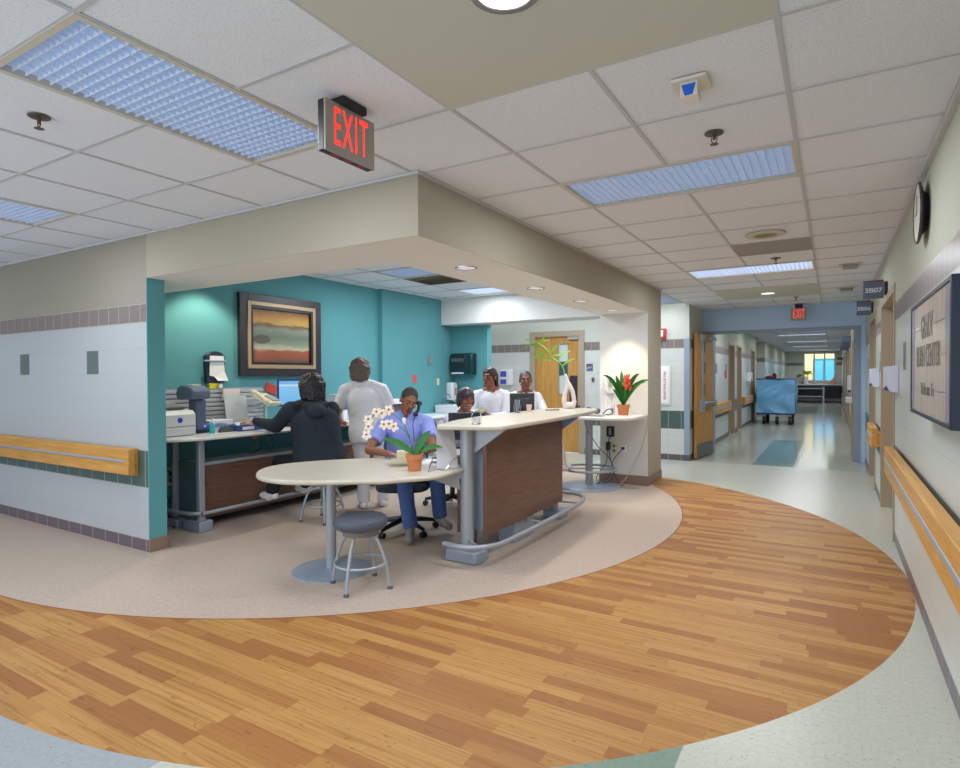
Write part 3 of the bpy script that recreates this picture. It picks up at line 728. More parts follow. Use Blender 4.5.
# ================================================================== TEAL WALL
t = thing('painting', 'large dark-framed landscape painting with orange sky on the teal wall', 'painting', (-5.68, 4.855, 1.92))
y0, y1, z0, z1 = 4.25, 5.46, 1.45, 2.385; X0 = -5.68
def ring(mb, y0, y1, z0, z1, w, xa, xb):
    for q in ((y0, y0+w, z0, z1), (y1-w, y1, z0, z1), (y0+w, y1-w, z0, z0+w), (y0+w, y1-w, z1-w, z1)): mb.box(xa, xb, *q)
    return mb
obj('frame', ring(MB(), y0, y1, z0, z1, .115, X0+.001, X0+.045), mat('espresso_frame', '#262430', .4), t, bevel=.004)
obj('gilt_fillet', ring(MB(), y0+.10, y1-.10, z0+.085, z1-.085, .045, X0+.02, X0+.055), mat('champagne', '#b09a7c', .4, .3), t, bevel=.004)
obj('inner_lip', ring(MB(), y0+.14, y1-.14, z0+.125, z1-.125, .035, X0+.015, X0+.048), M_black, t, smooth=False)
g = G('landscape_canvas'); xx, yy, zz, p = g.pos()
n1 = g.noise(g.comb(0.0, g.math('MULTIPLY', yy, 1.6), g.math('MULTIPLY', zz, 5.0)), 2.4, 5.0)
hh = g.math('ADD', g.math('DIVIDE', g.math('SUBTRACT', zz, z0+.14), z1-z0-.28), g.math('MULTIPLY', g.math('SUBTRACT', n1, .5), .16))
c = g.ramp(hh, [(.0, lin('#5a4a48')), (.10, lin('#8f5238')), (.24, lin('#a8583a')), (.275, lin('#c9c4a6')), (.36, lin('#8f9a80')), (.48, lin('#6f7f70')), (.62, lin('#8c9a86')), (.70, lin('#7a5a35')), (.74, lin('#d9ad58')), (.85, lin('#c48a3e')), (1.0, lin('#5f4a30'))])
tr = g.math('MULTIPLY', g.math('LESS_THAN', g.math('ADD', g.math('POWER', g.math('DIVIDE', g.math('SUBTRACT', yy, 4.56), .12), 2.0), g.math('POWER', g.math('DIVIDE', g.math('SUBTRACT', zz, 1.875), .055), 2.0)), g.math('MULTIPLY', g.noise(p, 22.0, 4.0, .8), 1.9)), .7)
g.set(color=g.mix(tr, c, lin('#4f4038')), rough=.5)
obj('canvas', MB().box(X0+.012, X0+.02, y0+.15, y1-.15, z0+.14, z1-.14), g.m, t, smooth=False)

t = thing('wall_file_holder', 'dark wall file holder with a sheet of paper above the label printer', 'file holder', (-5.66, 3.94, 1.54))
h = MB().extr([(3.84, 1.38), (4.05, 1.38), (4.06, 1.66), (4.02, 1.70), (3.95, 1.715), (3.88, 1.70), (3.83, 1.66)], lambda p, q, s: (-5.679+s, p, q), 0, .05)
obj('tray', h, mat('dark_navy_plastic', '#26304a', .35), t, bevel=.006)
obj('paper', MB().add([(-5.625, 3.875, 1.665), (-5.625, 4.04, 1.665), (-5.62, 4.045, 1.5), (-5.60, 4.075, 1.40), (-5.60, 3.95, 1.40), (-5.62, 3.92, 1.445), (-5.62, 3.865, 1.455)], [(0, 1, 2, 6), (6, 2, 5), (5, 2, 3, 4)]), mat('white_paper', '#eceef2', .8), t, smooth=False)
obj('clip_bar', MB().cyl((-5.617, 3.80, 1.61), (-5.617, 4.06, 1.61), .010), M_bluesil, t)
t = thing('note_pad', 'small yellow note pad box hanging under the dark file holder', 'note pad', (-5.65, 3.93, 1.345))
obj('pad', MB().box(-5.68, -5.63, 3.87, 3.98, 1.315, 1.375), mat('yellow_card', '#d8d23a', .6), t, bevel=.003)
obj('tape_roll', MB().lathe([(.012, 0), (.024, 0), (.024, .02), (.012, .02)], (-5.63, 3.99, 1.345), 20, 0, (1, 0, 0)), M_wh, t)
def wplate(name, label, cat, y0, y1, z0, z1, X, m, th=.012):
    o = obj(name, MB().box(X, X+th, y0, y1, z0, z1), m, None, bevel=.003); tag(o, label, cat); return o
t = thing('power_outlet', 'cream power outlet with two black plugs low on the teal wall', 'outlet', (-5.67, 3.44, .45))
obj('plate', MB().box(-5.68, -5.668, 3.37, 3.53, .36, .54), M_cream, t, bevel=.003)
obj('plug', MB().box(-5.668, -5.63, 3.44, 3.49, .46, .50).box(-5.668, -5.63, 3.44, 3.49, .395, .435), M_black, t, bevel=.005)
wplate('warning_label', 'red label stuck on the teal wall above the seated man', 'label', 7.33, 7.43, 1.335, 1.46, -5.60, mat('coral_label', '#d8504a', .6), .004)
wplate('notice_card', 'pale yellow card on the teal wall beside the red label', 'card', 7.98, 8.05, 1.29, 1.40, -5.60, mat('pale_yellow', '#d9d8a0', .7), .004)
t = plate('x', 'a', 'b', -9, -8.9, 2.7, 0, .01, M_wh) if False else None
t = thing('wall_switch', 'grey two-gang switch plate on the teal wall near the rear corner', 'light switch', (-5.59, 7.78, 1.70))
obj('plate', MB().box(-5.60, -5.588, 7.73, 7.85, 1.62, 1.78), mat('steel_plate', '#8b9a9c', .4, .4), t, bevel=.002)
obj('rocker', MB().box(-5.588, -5.58, 7.77, 7.81, 1.65, 1.69).box(-5.588, -5.58, 7.77, 7.81, 1.71, 1.75), M_grey, t, bevel=.002)
t = thing('paper_towel_dispenser', 'dark teal-black paper towel dispenser on the rear teal wall', 'towel dispenser', (-5.36, 8.4, 1.64))
obj('case', MB().box(-5.54, -5.12, 8.30, 8.469, 1.46, 1.82), mat('smoked_case', '#16343c', .2), t, bevel=.02)
obj('cover', MB().box(-5.535, -5.24, 8.29, 8.305, 1.56, 1.81), mat('smoked_cover', '#1f2c30', .12), t, bevel=.01)
obj('towel_roll', MB().cyl((-5.50, 8.292, 1.70), (-5.27, 8.292, 1.70), .035), mat('smoke_roll', '#4a5a60', .5), t)
obj('paper_slot', MB().box(-5.51, -5.28, 8.285, 8.305, 1.475, 1.50), M_wh, t, smooth=False)
t = thing('soap_dispenser', 'white soap dispenser on the teal wall above the small sink', 'soap dispenser', (-5.52, 8.2, 1.22))
obj('body', MB().box(-5.60, -5.46, 8.24, 8.40, 1.03, 1.33), M_wh, t, bevel=.025)
obj('label_panel', MB().box(-5.462, -5.456, 8.29, 8.36, 1.12, 1.24), mat('sand_label', '#b59a86', .6), t, smooth=False)
obj('lever', MB().tube([(-5.48, 8.26, 1.05), (-5.42, 8.26, 1.01), (-5.40, 8.32, 1.0), (-5.42, 8.38, 1.01), (-5.48, 8.38, 1.05)], .006), M_wh, t)

# base cabinets along the rear part of the teal wall, with sink
t = thing('base_cabinet', 'white base cabinet run along the teal wall behind the staff', 'cabinet', (-5.35, 7.3, 0))
obj('body', MB().box(-5.60, -5.12, 6.75, 8.40, .10, .80), mat('pale_blue_cabinet', '#c3cfd6', .45), t, smooth=False)
obj('plinth', MB().box(-5.60, -5.17, 6.77, 8.38, 0, .10), M_base, t, smooth=False)
obj('worktop', MB().box(-5.60, -5.08, 6.73, 8.44, .80, .84), mat('white_worktop', '#dfe4e8', .35), t, bevel=.008)
for k in range(3):
    dd = obj('door', MB().box(-5.12, -5.10, 6.77+.545*k, 7.29+.545*k, .12, .78), mat('pale_blue_cabinet', '#c3cfd6', .45), t, bevel=.003)
    obj('handle', MB().tube([(-5.10, 7.22+.545*k, .62), (-5.075, 7.22+.545*k, .62), (-5.075, 7.22+.545*k, .76), (-5.10, 7.22+.545*k, .76)], .005), M_chrome, dd)
t = thing('sink', 'small white sink with chrome gooseneck tap in the corner', 'sink', (-5.33, 8.1, .84))
bs = MB()
for q in ((-5.55, -5.12, 7.86, 7.89), (-5.55, -5.12, 8.35, 8.38), (-5.55, -5.52, 7.89, 8.35), (-5.15, -5.12, 7.89, 8.35)): bs.box(*q, .84, .97)
bs.box(-5.55, -5.12, 7.86, 8.38, .84, .855)
obj('basin', bs, M_wh, t, bevel=.01)
tp = MB().tube(curve([(-5.50, 8.02, .90), (-5.50, 8.02, 1.08), (-5.46, 8.02, 1.14), (-5.38, 8.02, 1.13), (-5.36, 8.02, 1.08)], 6), .010)
obj('tap', tp, M_chrome, t)
obj('tap_lever', MB().cyl((-5.53, 7.94, .95), (-5.48, 7.90, 1.02), .008).cyl((-5.53, 8.12, .95), (-5.48, 8.16, 1.02), .008), M_chrome, t)
t = thing('printer_stand', 'slate blue printer stand topped with white sheets behind the nurse in white', 'printer stand', (-5.3, 6.42, 0))
obj('stand_body', MB().box(-5.55, -5.14, 6.28, 6.58, .0, 1.06), mat('slate_tray', '#4a5468', .5), t, bevel=.01)
obj('paper', MB().box(-5.53, -5.12, 6.29, 6.60, 1.06, 1.12), mat('white_paper', '#eceef2', .8), t, bevel=.002)
# ================================================================== FURNITURE
M_top = mat('speckled_laminate', '#c5c0b4', .3, var=.06, scale=120)
M_topw = mat('pale_laminate', '#d5d6d6', .3, var=.05, scale=120)
def rounded(pts, n=6):
    q = [V((p[0], p[1], 0)) for p in pts]; P = [q[-1]]+q+[q[0], q[1]]; out = []
    for i in range(1, len(q)+1):
        a, b, c, d = P[i-1], P[i], P[i+1], P[(i+2) if i+2 < len(P) else 2]
        for k in range(n):
            t = k/n; out.append(.5*((2*b)+(c-a)*t+(2*a-5*b+4*c-d)*t*t+(3*b-a-3*c+d)*t**3))
    return [(v.x, v.y) for v in out]

# desk along the teal wall
t = thing('wall_desk', 'long pale-topped desk with walnut modesty panel along the teal wall', 'desk', (-5.25, 4.6, 0))
poly = [(-5.672, 2.93), (-5.30, 2.93), (-5.14, 2.97), (-5.02, 3.05), (-4.94, 3.17), (-4.885, 3.34), (-4.865, 3.6), (-4.865, 6.25), (-5.672, 6.25)]
obj('desktop', MB().prism(poly, .862, .89), M_topw, t, bevel=.012, seg=3)
obj('modesty_panel', MB().box(-5.15, -5.12, 3.43, 6.2, .10, .60), M_dark, t, smooth=False)
obj('panel_cap', MB().box(-5.40, -5.10, 3.43, 6.2, .60, .63), M_silver, t, bevel=.004)
obj('end_panel', MB().box(-5.55, -5.10, 3.41, 3.43, .08, .63), mat('dark_teal_grey', '#55666b', .5), t, smooth=False)
for y in (3.39, 6.15):
    obj('post', MB().box(-5.11, -5.055, y-.03, y+.03, .09, .855), M_silver, t, bevel=.008)
    obj('post', MB().box(-5.50, -5.46, y-.03, y+.03, .09, .855), M_silver, t, bevel=.008)
    obj('foot', MB().box(-5.26, -5.0, y-.07, y+.07, 0, .10), M_bluesil, t, bevel=.01)
    obj('foot', MB().box(-5.56, -5.36, y-.07, y+.07, 0, .08), M_bluesil, t, bevel=.01)
obj('foot_rail', MB().tube(curve([(-5.50, 3.30, .17), (-5.3, 3.29, .17), (-5.12, 3.31, .17), (-5.03, 3.42, .17), (-5.02, 3.6, .17), (-5.02, 6.1, .17)], 8), .018), M_silver, t)
t = thing('slatwall_organizer', 'grey slatted organizer panel standing on the desk behind the printers', 'organizer', (-5.6, 3.6, .89))
obj('back_panel', MB().box(-5.665, -5.645, 2.96, 4.55, .89, 1.325), M_silver, t, smooth=False)
for k in range(9): obj('slat', MB().box(-5.645, -5.625, 2.96, 4.55, .905+.046*k, .938+.046*k), mat('slat_grey', '#b4b9bf', .45), t, bevel=.004)
t = thing('laser_printer', 'white laser printer at the desk end by the teal return', 'printer', (-5.40, 3.24, .89))
pr_ = obj('body', MB().extr([(-5.64, .89), (-5.20, .89), (-5.20, 1.09), (-5.24, 1.125), (-5.64, 1.16)], lambda p, q, s: (p, 2.96+s, q), 0, .47), mat('printer_white', '#d5d8d8', .45), t, bevel=.012)
obj('paper_tray', MB().box(-5.21, -5.185, 2.98, 3.41, .90, .965), mat('printer_white2', '#c7cbce', .45), t, bevel=.004)
obj('output_slot', MB().box(-5.58, -5.28, 3.02, 3.37, 1.135, 1.16), mat('charcoal_plastic', '#54585c', .5), t, bevel=.004)
obj('emblem', MB().lathe([(.001, .004), (.022, .004), (.026, 0)], (-5.198, 3.27, 1.04), 24, 0, (1, 0, 0)), mat('royal_blue', '#2747b4', .4), t)
obj('lid_paper', MB().box(-5.60, -5.32, 3.0, 3.30, 1.16, 1.20), mat('grey_papers', '#b9bcb4', .8), t, smooth=False)
obj('seam', MB().box(-5.201, -5.196, 2.97, 3.42, .978, .985), mat('seam_grey', '#8e9296', .5), t, smooth=False)
t = thing('label_printer', 'slate-blue label printer with overhanging head on a tall stem', 'label printer', (-5.38, 3.55, .89))
obj('stem', MB().box(-5.47, -5.34, 3.525, 3.635, .89, 1.22), mat('slate_blue_plastic', '#5e6c86', .35), t, bevel=.012)
hd = MB().extr([(-5.29, 1.225), (-5.265, 1.25), (-5.27, 1.30), (-5.31, 1.335), (-5.38, 1.36), (-5.46, 1.365), (-5.52, 1.34), (-5.55, 1.28), (-5.52, 1.215)], lambda p, q, s: (p, 3.44+s, q), 0, .20)
obj('head', hd, mat('slate_blue_plastic', '#5e6c86', .35), t, bevel=.018)
obj('label_window', MB().box(-5.44, -5.36, 3.50, 3.59, 1.35, 1.37), M_cream, t, bevel=.003)
obj('status_light', MB().box(-5.342, -5.336, 3.605, 3.625, .945, .965), mat('blue_light', '#3a66ff', .3, emit='#3a6cff', estr=2.0), t, smooth=False)
obj('base', MB().box(-5.50, -5.31, 3.52, 3.70, .89, .925), M_navy, t, bevel=.006)
t = thing('sanitizer_bottle', 'small clear pump bottle with turquoise gel on the desk', 'bottle', (-5.22, 3.61, .89))
obj('bottle', MB().lathe([(.022, 0), (.025, .005), (.025, .075), (.018, .09), (.009, .095), (.009, .105)], (-5.22, 3.61, .89), 20), mat('turquoise_gel', '#2fb6c8', .15), t)
obj('pump', MB().cyl((-5.22, 3.61, .995), (-5.22, 3.61, 1.03), .008).box(-5.22, -5.19, 3.603, 3.617, 1.025, 1.036), M_wh, t)
t = thing('tape_dispenser', 'dark desk tape dispenser with a grey core next to the blue binder', 'tape dispenser', (-5.22, 3.75, .89))
obj('body', MB().extr([(3.68, .89), (3.86, .89), (3.86, .915), (3.80, .935), (3.74, .96), (3.70, .93)], lambda p, q, s: (-5.24+s, p, q), 0, .05), mat('charcoal_plastic', '#54585c', .5), t, bevel=.005)
obj('tape_roll', MB().lathe([(.014, 0), (.03, 0), (.03, .02), (.014, .02)], (-5.225, 3.75, .95), 24, 0, (1, 0, 0)), M_silver, t)
t = thing('ring_binder', 'blue ring binder with white spine label lying on the desk', 'binder', (-5.28, 4.0, .89))
obj('cover', MB().box(-5.45, -5.12, 3.84, 4.14, .89, .95), mat('binder_blue', '#31508c', .45), t, bevel=.008)
obj('spine_label', MB().box(-5.121, -5.115, 3.88, 4.02, .905, .935), M_wh, t, smooth=False)
for k in range(5):
    a = -.5+.22*k; c = V((-5.25-.01*k, 4.02+.02*k, .952+.0035*k)); e = V((math.cos(a), math.sin(a), .06*(k-1)*.3)); f = V((-math.sin(a), math.cos(a), 0))
    tag(obj('paper_sheet', MB().obox(c, e*.13, f*.10, (0, 0, .0012)), mat('white_paper', '#eceef2', .8), None, smooth=False), 'loose white sheet fanned under the reaching hand on the binder', 'paper', 'loose sheets on the binder')
t = thing('document_holder', 'upright pale grey document holder on the desk in front of the slats', 'document holder', (-5.50, 4.12, .89))
obj('panel', MB().obox((-5.50, 4.10, 1.07), (.004, 0, .001), (0, .135, 0), (-.03, 0, .165)), mat('pale_grey_board', '#b9c0c4', .5), t, smooth=False)
obj('paper', MB().box(-5.60, -5.58, 4.0, 4.20, 1.20, 1.315), mat('pinkish_paper', '#e6dada', .8), t, smooth=False)
obj('foot', MB().box(-5.56, -5.40, 3.98, 4.22, .89, .905), M_silver, t, bevel=.003)
t = thing('supply_box', 'low white box lying on the desk behind the sanitizer bottle', 'box', (-5.45, 3.78, .89))
obj('box', MB().box(-5.55, -5.36, 3.69, 3.95, .89, 1.0), mat('white_carton', '#dfe3ea', .6), t, bevel=.004)
obj('label_panel', MB().box(-5.362, -5.356, 3.74, 3.84, .93, .97), mat('soft_blue', '#7f93c8', .6), t, smooth=False)
t = thing('desk_phone', 'cream desk phone with coiled cord held on an arm beside the glowing monitor', 'telephone', (-5.35, 4.33, .89))
ph = MB().obox((-5.33, 4.36, 1.19), (.11, .02, -.05), (-.02, .10, 0), (.012, .002, .02))
obj('body', ph, M_cream, t, bevel=.008)
hs = MB().tube(curve([(-5.44, 4.26, 1.275), (-5.38, 4.265, 1.265), (-5.30, 4.275, 1.215), (-5.235, 4.285, 1.165)], 6), [.028]*4+[.020]*11+[.028]*4, 12)
obj('handset', hs, M_cream, t)
obj('keypad', MB().obox((-5.30, 4.40, 1.202), (.06, .01, -.027), (-.01, .05, 0), (.004, .001, .012)), mat('keypad_grey', '#9ba0a0', .5), t, bevel=.002)
co = [(-5.25+.012*math.cos(k*.9), 4.285+.012*math.sin(k*.9), 1.15-.26*k/70) for k in range(71)]
obj('coiled_cord', MB().tube(co, .004, 6), M_cream, t)
obj('stand', MB().tube([(-5.36, 4.36, 1.17), (-5.50, 4.36, 1.12), (-5.625, 4.36, 1.12)], .014).box(-5.64, -5.62, 4.30, 4.42, 1.06, 1.18), M_silver, t)
M_screen = G('monitor_screen'); xx, yy, zz, p = M_screen.pos(); nzs = M_screen.noise(p, 30.0)
rr = M_screen.ramp(M_screen.math('DIVIDE', M_screen.math('SUBTRACT', zz, 1.10), .28), [(.0, lin('#2f86e0')), (.06, lin('#7cc2f6')), (.80, lin('#8fd0fb')), (.86, lin('#d8ecfb')), (.93, lin('#7fb8f0'))])
M_screen.set(color=lin('#102030'), emit=rr, estr=.85, rough=.2); M_screen = M_screen.m
t = thing('computer_monitor', 'flat monitor with glowing pale blue screen by the woman in black', 'monitor', (-5.40, 4.75, .89))
n = V((.80, -.60, 0)).normalized(); a = V((.60, .80, 0)).normalized()
c = V((-5.36, 4.83, 1.255))
obj('bezel', MB().obox(c, a*.235, n*.014, (0, 0, .158)), mat('navy_bezel', '#1d3a78', .35), t, bevel=.005)
obj('screen', MB().obox(c+n*.0145, a*.215, n*.001, (0, 0, .137)), M_screen, t, smooth=False)
obj('stand', MB().obox(c-n*.03-V((0, 0, .22)), a*.04, n*.012, (0, 0, .14)).obox(c-n*.02-V((0, 0, .352)), a*.12, n*.09, (0, 0, .008)), M_black, t, bevel=.004)
t = thing('keyboard', 'black keyboard on the desk under the glowing monitor', 'keyboard', (-5.08, 4.62, .89))
k_ = MB().obox((-5.10, 4.62, .902), a*.21, n*.07, (0, 0, .011))
kb = obj('case', k_, M_black, t, bevel=.004)
kk = MB()
for i in range(13):
    for j in range(4): kk.obox(V((-5.10, 4.62, .915))+a*(-.18+.03*i)+n*(-.048+.032*j), a*.012, n*.012, (0, 0, .003))
obj('keys', kk, mat('dark_key', '#2a2d33', .5), t, smooth=False)
for k, (yy, lb) in enumerate(((5.52, 'white lever file with dark spine marks on the desk beyond the monitor'), (5.61, 'second white lever file standing beside the first beyond the monitor'))):
    t = thing('lever_file', lb, 'file', (-5.42, yy, .89), 0, 'lever files beyond the monitor')
    obj('cover', MB().box(-5.58, -5.28, yy-.038, yy+.038, .89, 1.21), mat('white_carton', '#dfe3ea', .6), t, bevel=.004)
    obj('spine_label', MB().box(-5.281, -5.276, yy-.028, yy+.028, 1.02, 1.15), mat('ink_grey', '#5b6478', .6), t, smooth=False)
t = thing('red_card', 'red card on the teal wall behind the cream desk phone', 'card', (-5.67, 4.72, 1.29))
obj('card', MB().obox((-5.674, 4.70, 1.30), (.004, 0, .0), (0, .075, -.03), (0, .015, .05)), mat('red_card', '#d0463e', .6), t, smooth=False)
M_cord = mat('black_cord', '#1d2026', .5)
def cord(name, label, pts, r=.005, m=None, n=10, group=None):
    o = obj(name, MB().tube(curve(pts, n), r, 7), m or M_cord); return tag(o, label, 'cable', group)
cord('power_cable', 'black cord hanging from the desk to the outlet on the teal wall', [(-5.55, 3.22, .85), (-5.58, 3.30, .62), (-5.62, 3.42, .50), (-5.62, 3.46, .48), (-5.60, 3.46, .36), (-5.58, 3.36, .16), (-5.48, 3.35, .04), (-5.36, 3.30, .012)])
cord('power_cable', 'looser black cord looping from the lower plug behind the desk foot', [(-5.62, 3.46, .41), (-5.57, 3.52, .30), (-5.55, 3.44, .18), (-5.58, 3.36, .28), (-5.56, 3.30, .5), (-5.55, 3.28, .85)])
cord('cable_loops', 'tangle of thin black cable loops dangling under the desk edge', [(-5.15, 4.08, .845), (-5.14, 4.02, .76), (-5.13, 3.95, .70), (-5.12, 4.0, .66), (-5.12, 4.10, .70), (-5.13, 4.12, .80), (-5.14, 4.16, .76), (-5.12, 4.22, .68), (-5.12, 4.28, .72), (-5.13, 4.26, .79), (-5.14, 4.18, .845)], .004)
tag(obj('orange_clip', MB().box(-5.16, -5.13, 4.03, 4.07, .80, .855), mat('orange_plastic', '#d2582a', .5), None, bevel=.006), 'small orange clip under the desk edge above the cable loops', 'clip')

# ---- oval table
t = thing('round_end_table', 'pale round-ended table on a steel pedestal joined to the counter', 'table', (-3.21, 3.18, 0))
pl = [(-2.80, 3.03), (-2.99, 2.895), (-3.20, 2.79), (-3.42, 2.775), (-3.62, 2.855), (-3.79, 3.03), (-3.855, 3.24), (-3.80, 3.47), (-3.62, 3.74), (-3.40, 3.96), (-3.20, 4.08), (-3.0, 4.14), (-2.80, 4.15)]
q = [V((x, y, 0)) for x, y in pl]; cv = [(v.x, v.y) for v in curve(q, 6)]
cv = cv[::-1]
poly = cv+[(-2.66, 3.11), (-2.47, 3.38), (-2.43, 3.47), (-2.45, 3.86), (-2.56, 4.09)]
poly = poly[:]  # counter-clockwise order check
def ccw(p):
    a = sum(p[i][0]*p[(i+1) % len(p)][1]-p[(i+1) % len(p)][0]*p[i][1] for i in range(len(p)))
    return p if a > 0 else p[::-1]
obj('tabletop', MB().prism(ccw(poly), .695, .73), M_top, t, bevel=.014, seg=3)
obj('column', MB().cyl((-3.20, 3.185, .012), (-3.20, 3.185, .695), .037, None, 32), M_silver, t)
obj('base_disc', MB().lathe([(.285, 0), (.285, .008), (.27, .014), (.055, .022), (.001, .022)], (-3.20, 3.185, 0), 56), M_bluesil, t)
obj('bracket', MB().obox((-2.60, 3.80, .665), (.02, -.02, 0), (.12, .09, 0), (0, 0, .024)).add([(-2.50, 3.83, .69), (-2.50, 3.86, .69), (-2.78, 3.66, .69), (-2.78, 3.69, .69), (-2.49, 3.86, .55), (-2.49, 3.89, .55)], [(0, 2, 3, 1), (0, 4, 2), (1, 3, 5), (2, 4, 5, 3), (0, 1, 5, 4)]), M_silver, t, smooth=False)

def terracotta(t, c, r, h):
    obj('pot', MB().lathe([(r*.70, 0), (r*.86, h*.70), (r*.98, h*.72), (r*1.0, h), (r*.9, h), (r*.84, h*.86), (.001, h*.84)], c, 32), M_terr, t)
def leaf(base, tip, width, droop=.0, curl=.0, n=10, thick=.0025, face=(.5, -.75, .45)):
    base, tip = V(base), V(tip); mb = MB(); L = tip-base; side = L.cross(V(face))
    if side.length < 1e-4: side = V((1, 0, 0))
    side.normalize(); up = side.cross(L).normalized(); vs = []
    for i in range(n+1):
        s = i/n; c = base+L*s+V((0, 0, droop*4*s*(1-s)))
        w = width*(math.sin(PI*min(1, .08+s*.92))**.7)*.5 if i < n else .001
        for k, e in ((-1, curl*w), (0, 0), (1, curl*w)): vs.append(c+side*w*k+up*e)
    m = len(vs); vs2 = vs+[v-up*thick for v in vs]; fs = []
    for i in range(n):
        for k in range(2):
            a = i*3+k; fs.append((a, a+1, a+4, a+3)); fs.append((m+a, m+a+3, m+a+4, m+a+1))
        for k in (0, 2):
            a = i*3+k; fs.append((a, a+3, m+a+3, m+a))
    return mb.add(vs2, fs)
P0 = V((-2.70, 3.55, .731))
t = thing('potted_orchid', 'potted orchid with white maroon-throated flowers in terracotta pot on the table', 'potted plant', P0)
terracotta(t, P0, .068, .125)
for tip, w, dr in (((-2.90, 3.42, .975), .052, .025), ((-2.60, 3.62, 1.03), .058, .02), ((-2.53, 3.68, .90), .046, .03)):
    obj('leaf', leaf((-2.70, 3.55, .845), tip, w, dr, .25), M_leaf, t)
st = [(-2.705, 3.545, .84), (-2.72, 3.53, .96), (-2.78, 3.50, 1.10), (-2.87, 3.45, 1.175), (-2.95, 3.40, 1.16), (-3.0, 3.37, 1.07), (-3.0, 3.365, 1.0)]
obj('stem', MB().tube(curve(st, 8), .0035, 7), M_leaf, t)
st2 = [(-2.72, 3.53, .96), (-2.76, 3.51, 1.03), (-2.81, 3.48, 1.07), (-2.88, 3.44, 1.075)]
obj('stem', MB().tube(curve(st2, 8), .003, 7), M_leaf, t)
M_pet = mat('orchid_petal', '#efe6d6', .5); M_thr = mat('orchid_throat', '#a2303e', .5)
FL = [(-3.055, 3.335, 1.07), (-3.05, 3.33, 1.015), (-3.06, 3.32, .955), (-3.0, 3.365, 1.125), (-2.965, 3.385, 1.115), (-2.92, 3.41, 1.14), (-2.955, 3.395, 1.03), (-2.92, 3.415, 1.035), (-2.89, 3.43, 1.015)]
for k, c in enumerate(FL):
    c = V(c)+V((.062, .036, .045)); nrm = V((.35, -.9, -.1+.2*random.random())).normalized(); e = V((.9, .35, 0)).normalized(); u = nrm.cross(e) * -1
    fb = MB()
    for j in range(5):
        an = PI/2+j*2*PI/5+random.uniform(-.15, .15); d = e*math.cos(an)+u*math.sin(an)
        rot = Matrix((d, nrm.cross(d), nrm)).transposed()
        fb.ell(c+d*.020, (.021, .015, .003), rot, 10, 6)
    fo = obj('flower', fb, M_pet, t)
    obj('throat', MB().ell(c+nrm*.008-u*.006, (.008, .008, .008), None, 10, 6), M_thr, fo)
t = thing('table_phone', 'beige telephone base seen from behind on the round-ended table', 'telephone', (-2.98, 3.74, .73))
a2 = V((.80, .60, 0)); n2 = V((-.60, .80, 0))
def tp(u_, v_, w_): return V((-2.985, 3.74, .731))+a2*u_+n2*v_+V((0, 0, w_))
w = MB().add([tp(*q) for q in ((-.085, -.10, 0), (.085, -.10, 0), (.085, .10, 0), (-.085, .10, 0), (-.075, -.085, .06), (.075, -.085, .06), (.08, .095, .03), (-.08, .095, .03))], [(0, 3, 2, 1), (4, 5, 6, 7), (0, 1, 5, 4), (1, 2, 6, 5), (2, 3, 7, 6), (3, 0, 4, 7)])
obj('body', w, mat('beige_phone', '#b9b69c', .5), t, bevel=.008)
obj('back_riser', MB().obox(tp(.02, -.03, .085), a2*.05, n2*.035, (0, 0, .03)), mat('beige_phone_light', '#cfc9ae', .5), t, bevel=.008)
obj('foot_strip', MB().obox(tp(0, -.102, .012), a2*.07, n2*.004, (0, 0, .008)), mat('beige_dark', '#8c8a74', .6), t, smooth=False)
t = thing('notice_sheet', 'printed white sheet hanging from the counter edge down to the table', 'paper sheet', (-2.53, 3.76, .90))
obj('sheet', MB().add([(-2.600, 3.695, 1.028), (-2.545, 3.855, 1.028), (-2.470, 3.800, .735), (-2.575, 3.665, .735), (-2.603, 3.697, 1.028), (-2.548, 3.857, 1.028), (-2.473, 3.802, .735), (-2.578, 3.667, .735)], [(0, 3, 2, 1), (4, 5, 6, 7), (0, 1, 5, 4), (1, 2, 6, 5), (2, 3, 7, 6), (3, 0, 4, 7)]), mat('grey_white_paper', '#c6c8d2', .8, var=.05, scale=60), t, smooth=False)
t = thing('wire_stand', 'thin bent wire stand lying on the table beside the terracotta pot', 'wire stand', (-2.56, 3.6, .735))
obj('wire', MB().tube(curve([(-2.66, 3.68, .738), (-2.64, 3.70, .80), (-2.60, 3.60, .738), (-2.55, 3.52, .736), (-2.58, 3.66, .736), (-2.50, 3.66, .736), (-2.47, 3.72, .80), (-2.49, 3.84, .82)], 8), .0035, 6), M_chrome, t)
t = thing('open_magazine', 'open papers with dark blue photo lying in front of the seated man', 'papers', (-2.78, 3.98, .73))
obj('page', MB().obox((-2.80, 3.97, .734), (.10, .04, 0), (-.05, .12, 0), (0, 0, .004)), mat('white_paper', '#eceef2', .8), t, smooth=False)
obj('photo', MB().obox((-2.755, 3.93, .7392), (.05, .02, 0), (-.02, .055, 0), (0, 0, .001)), mat('dark_photo', '#2b355c', .6), t, smooth=False)

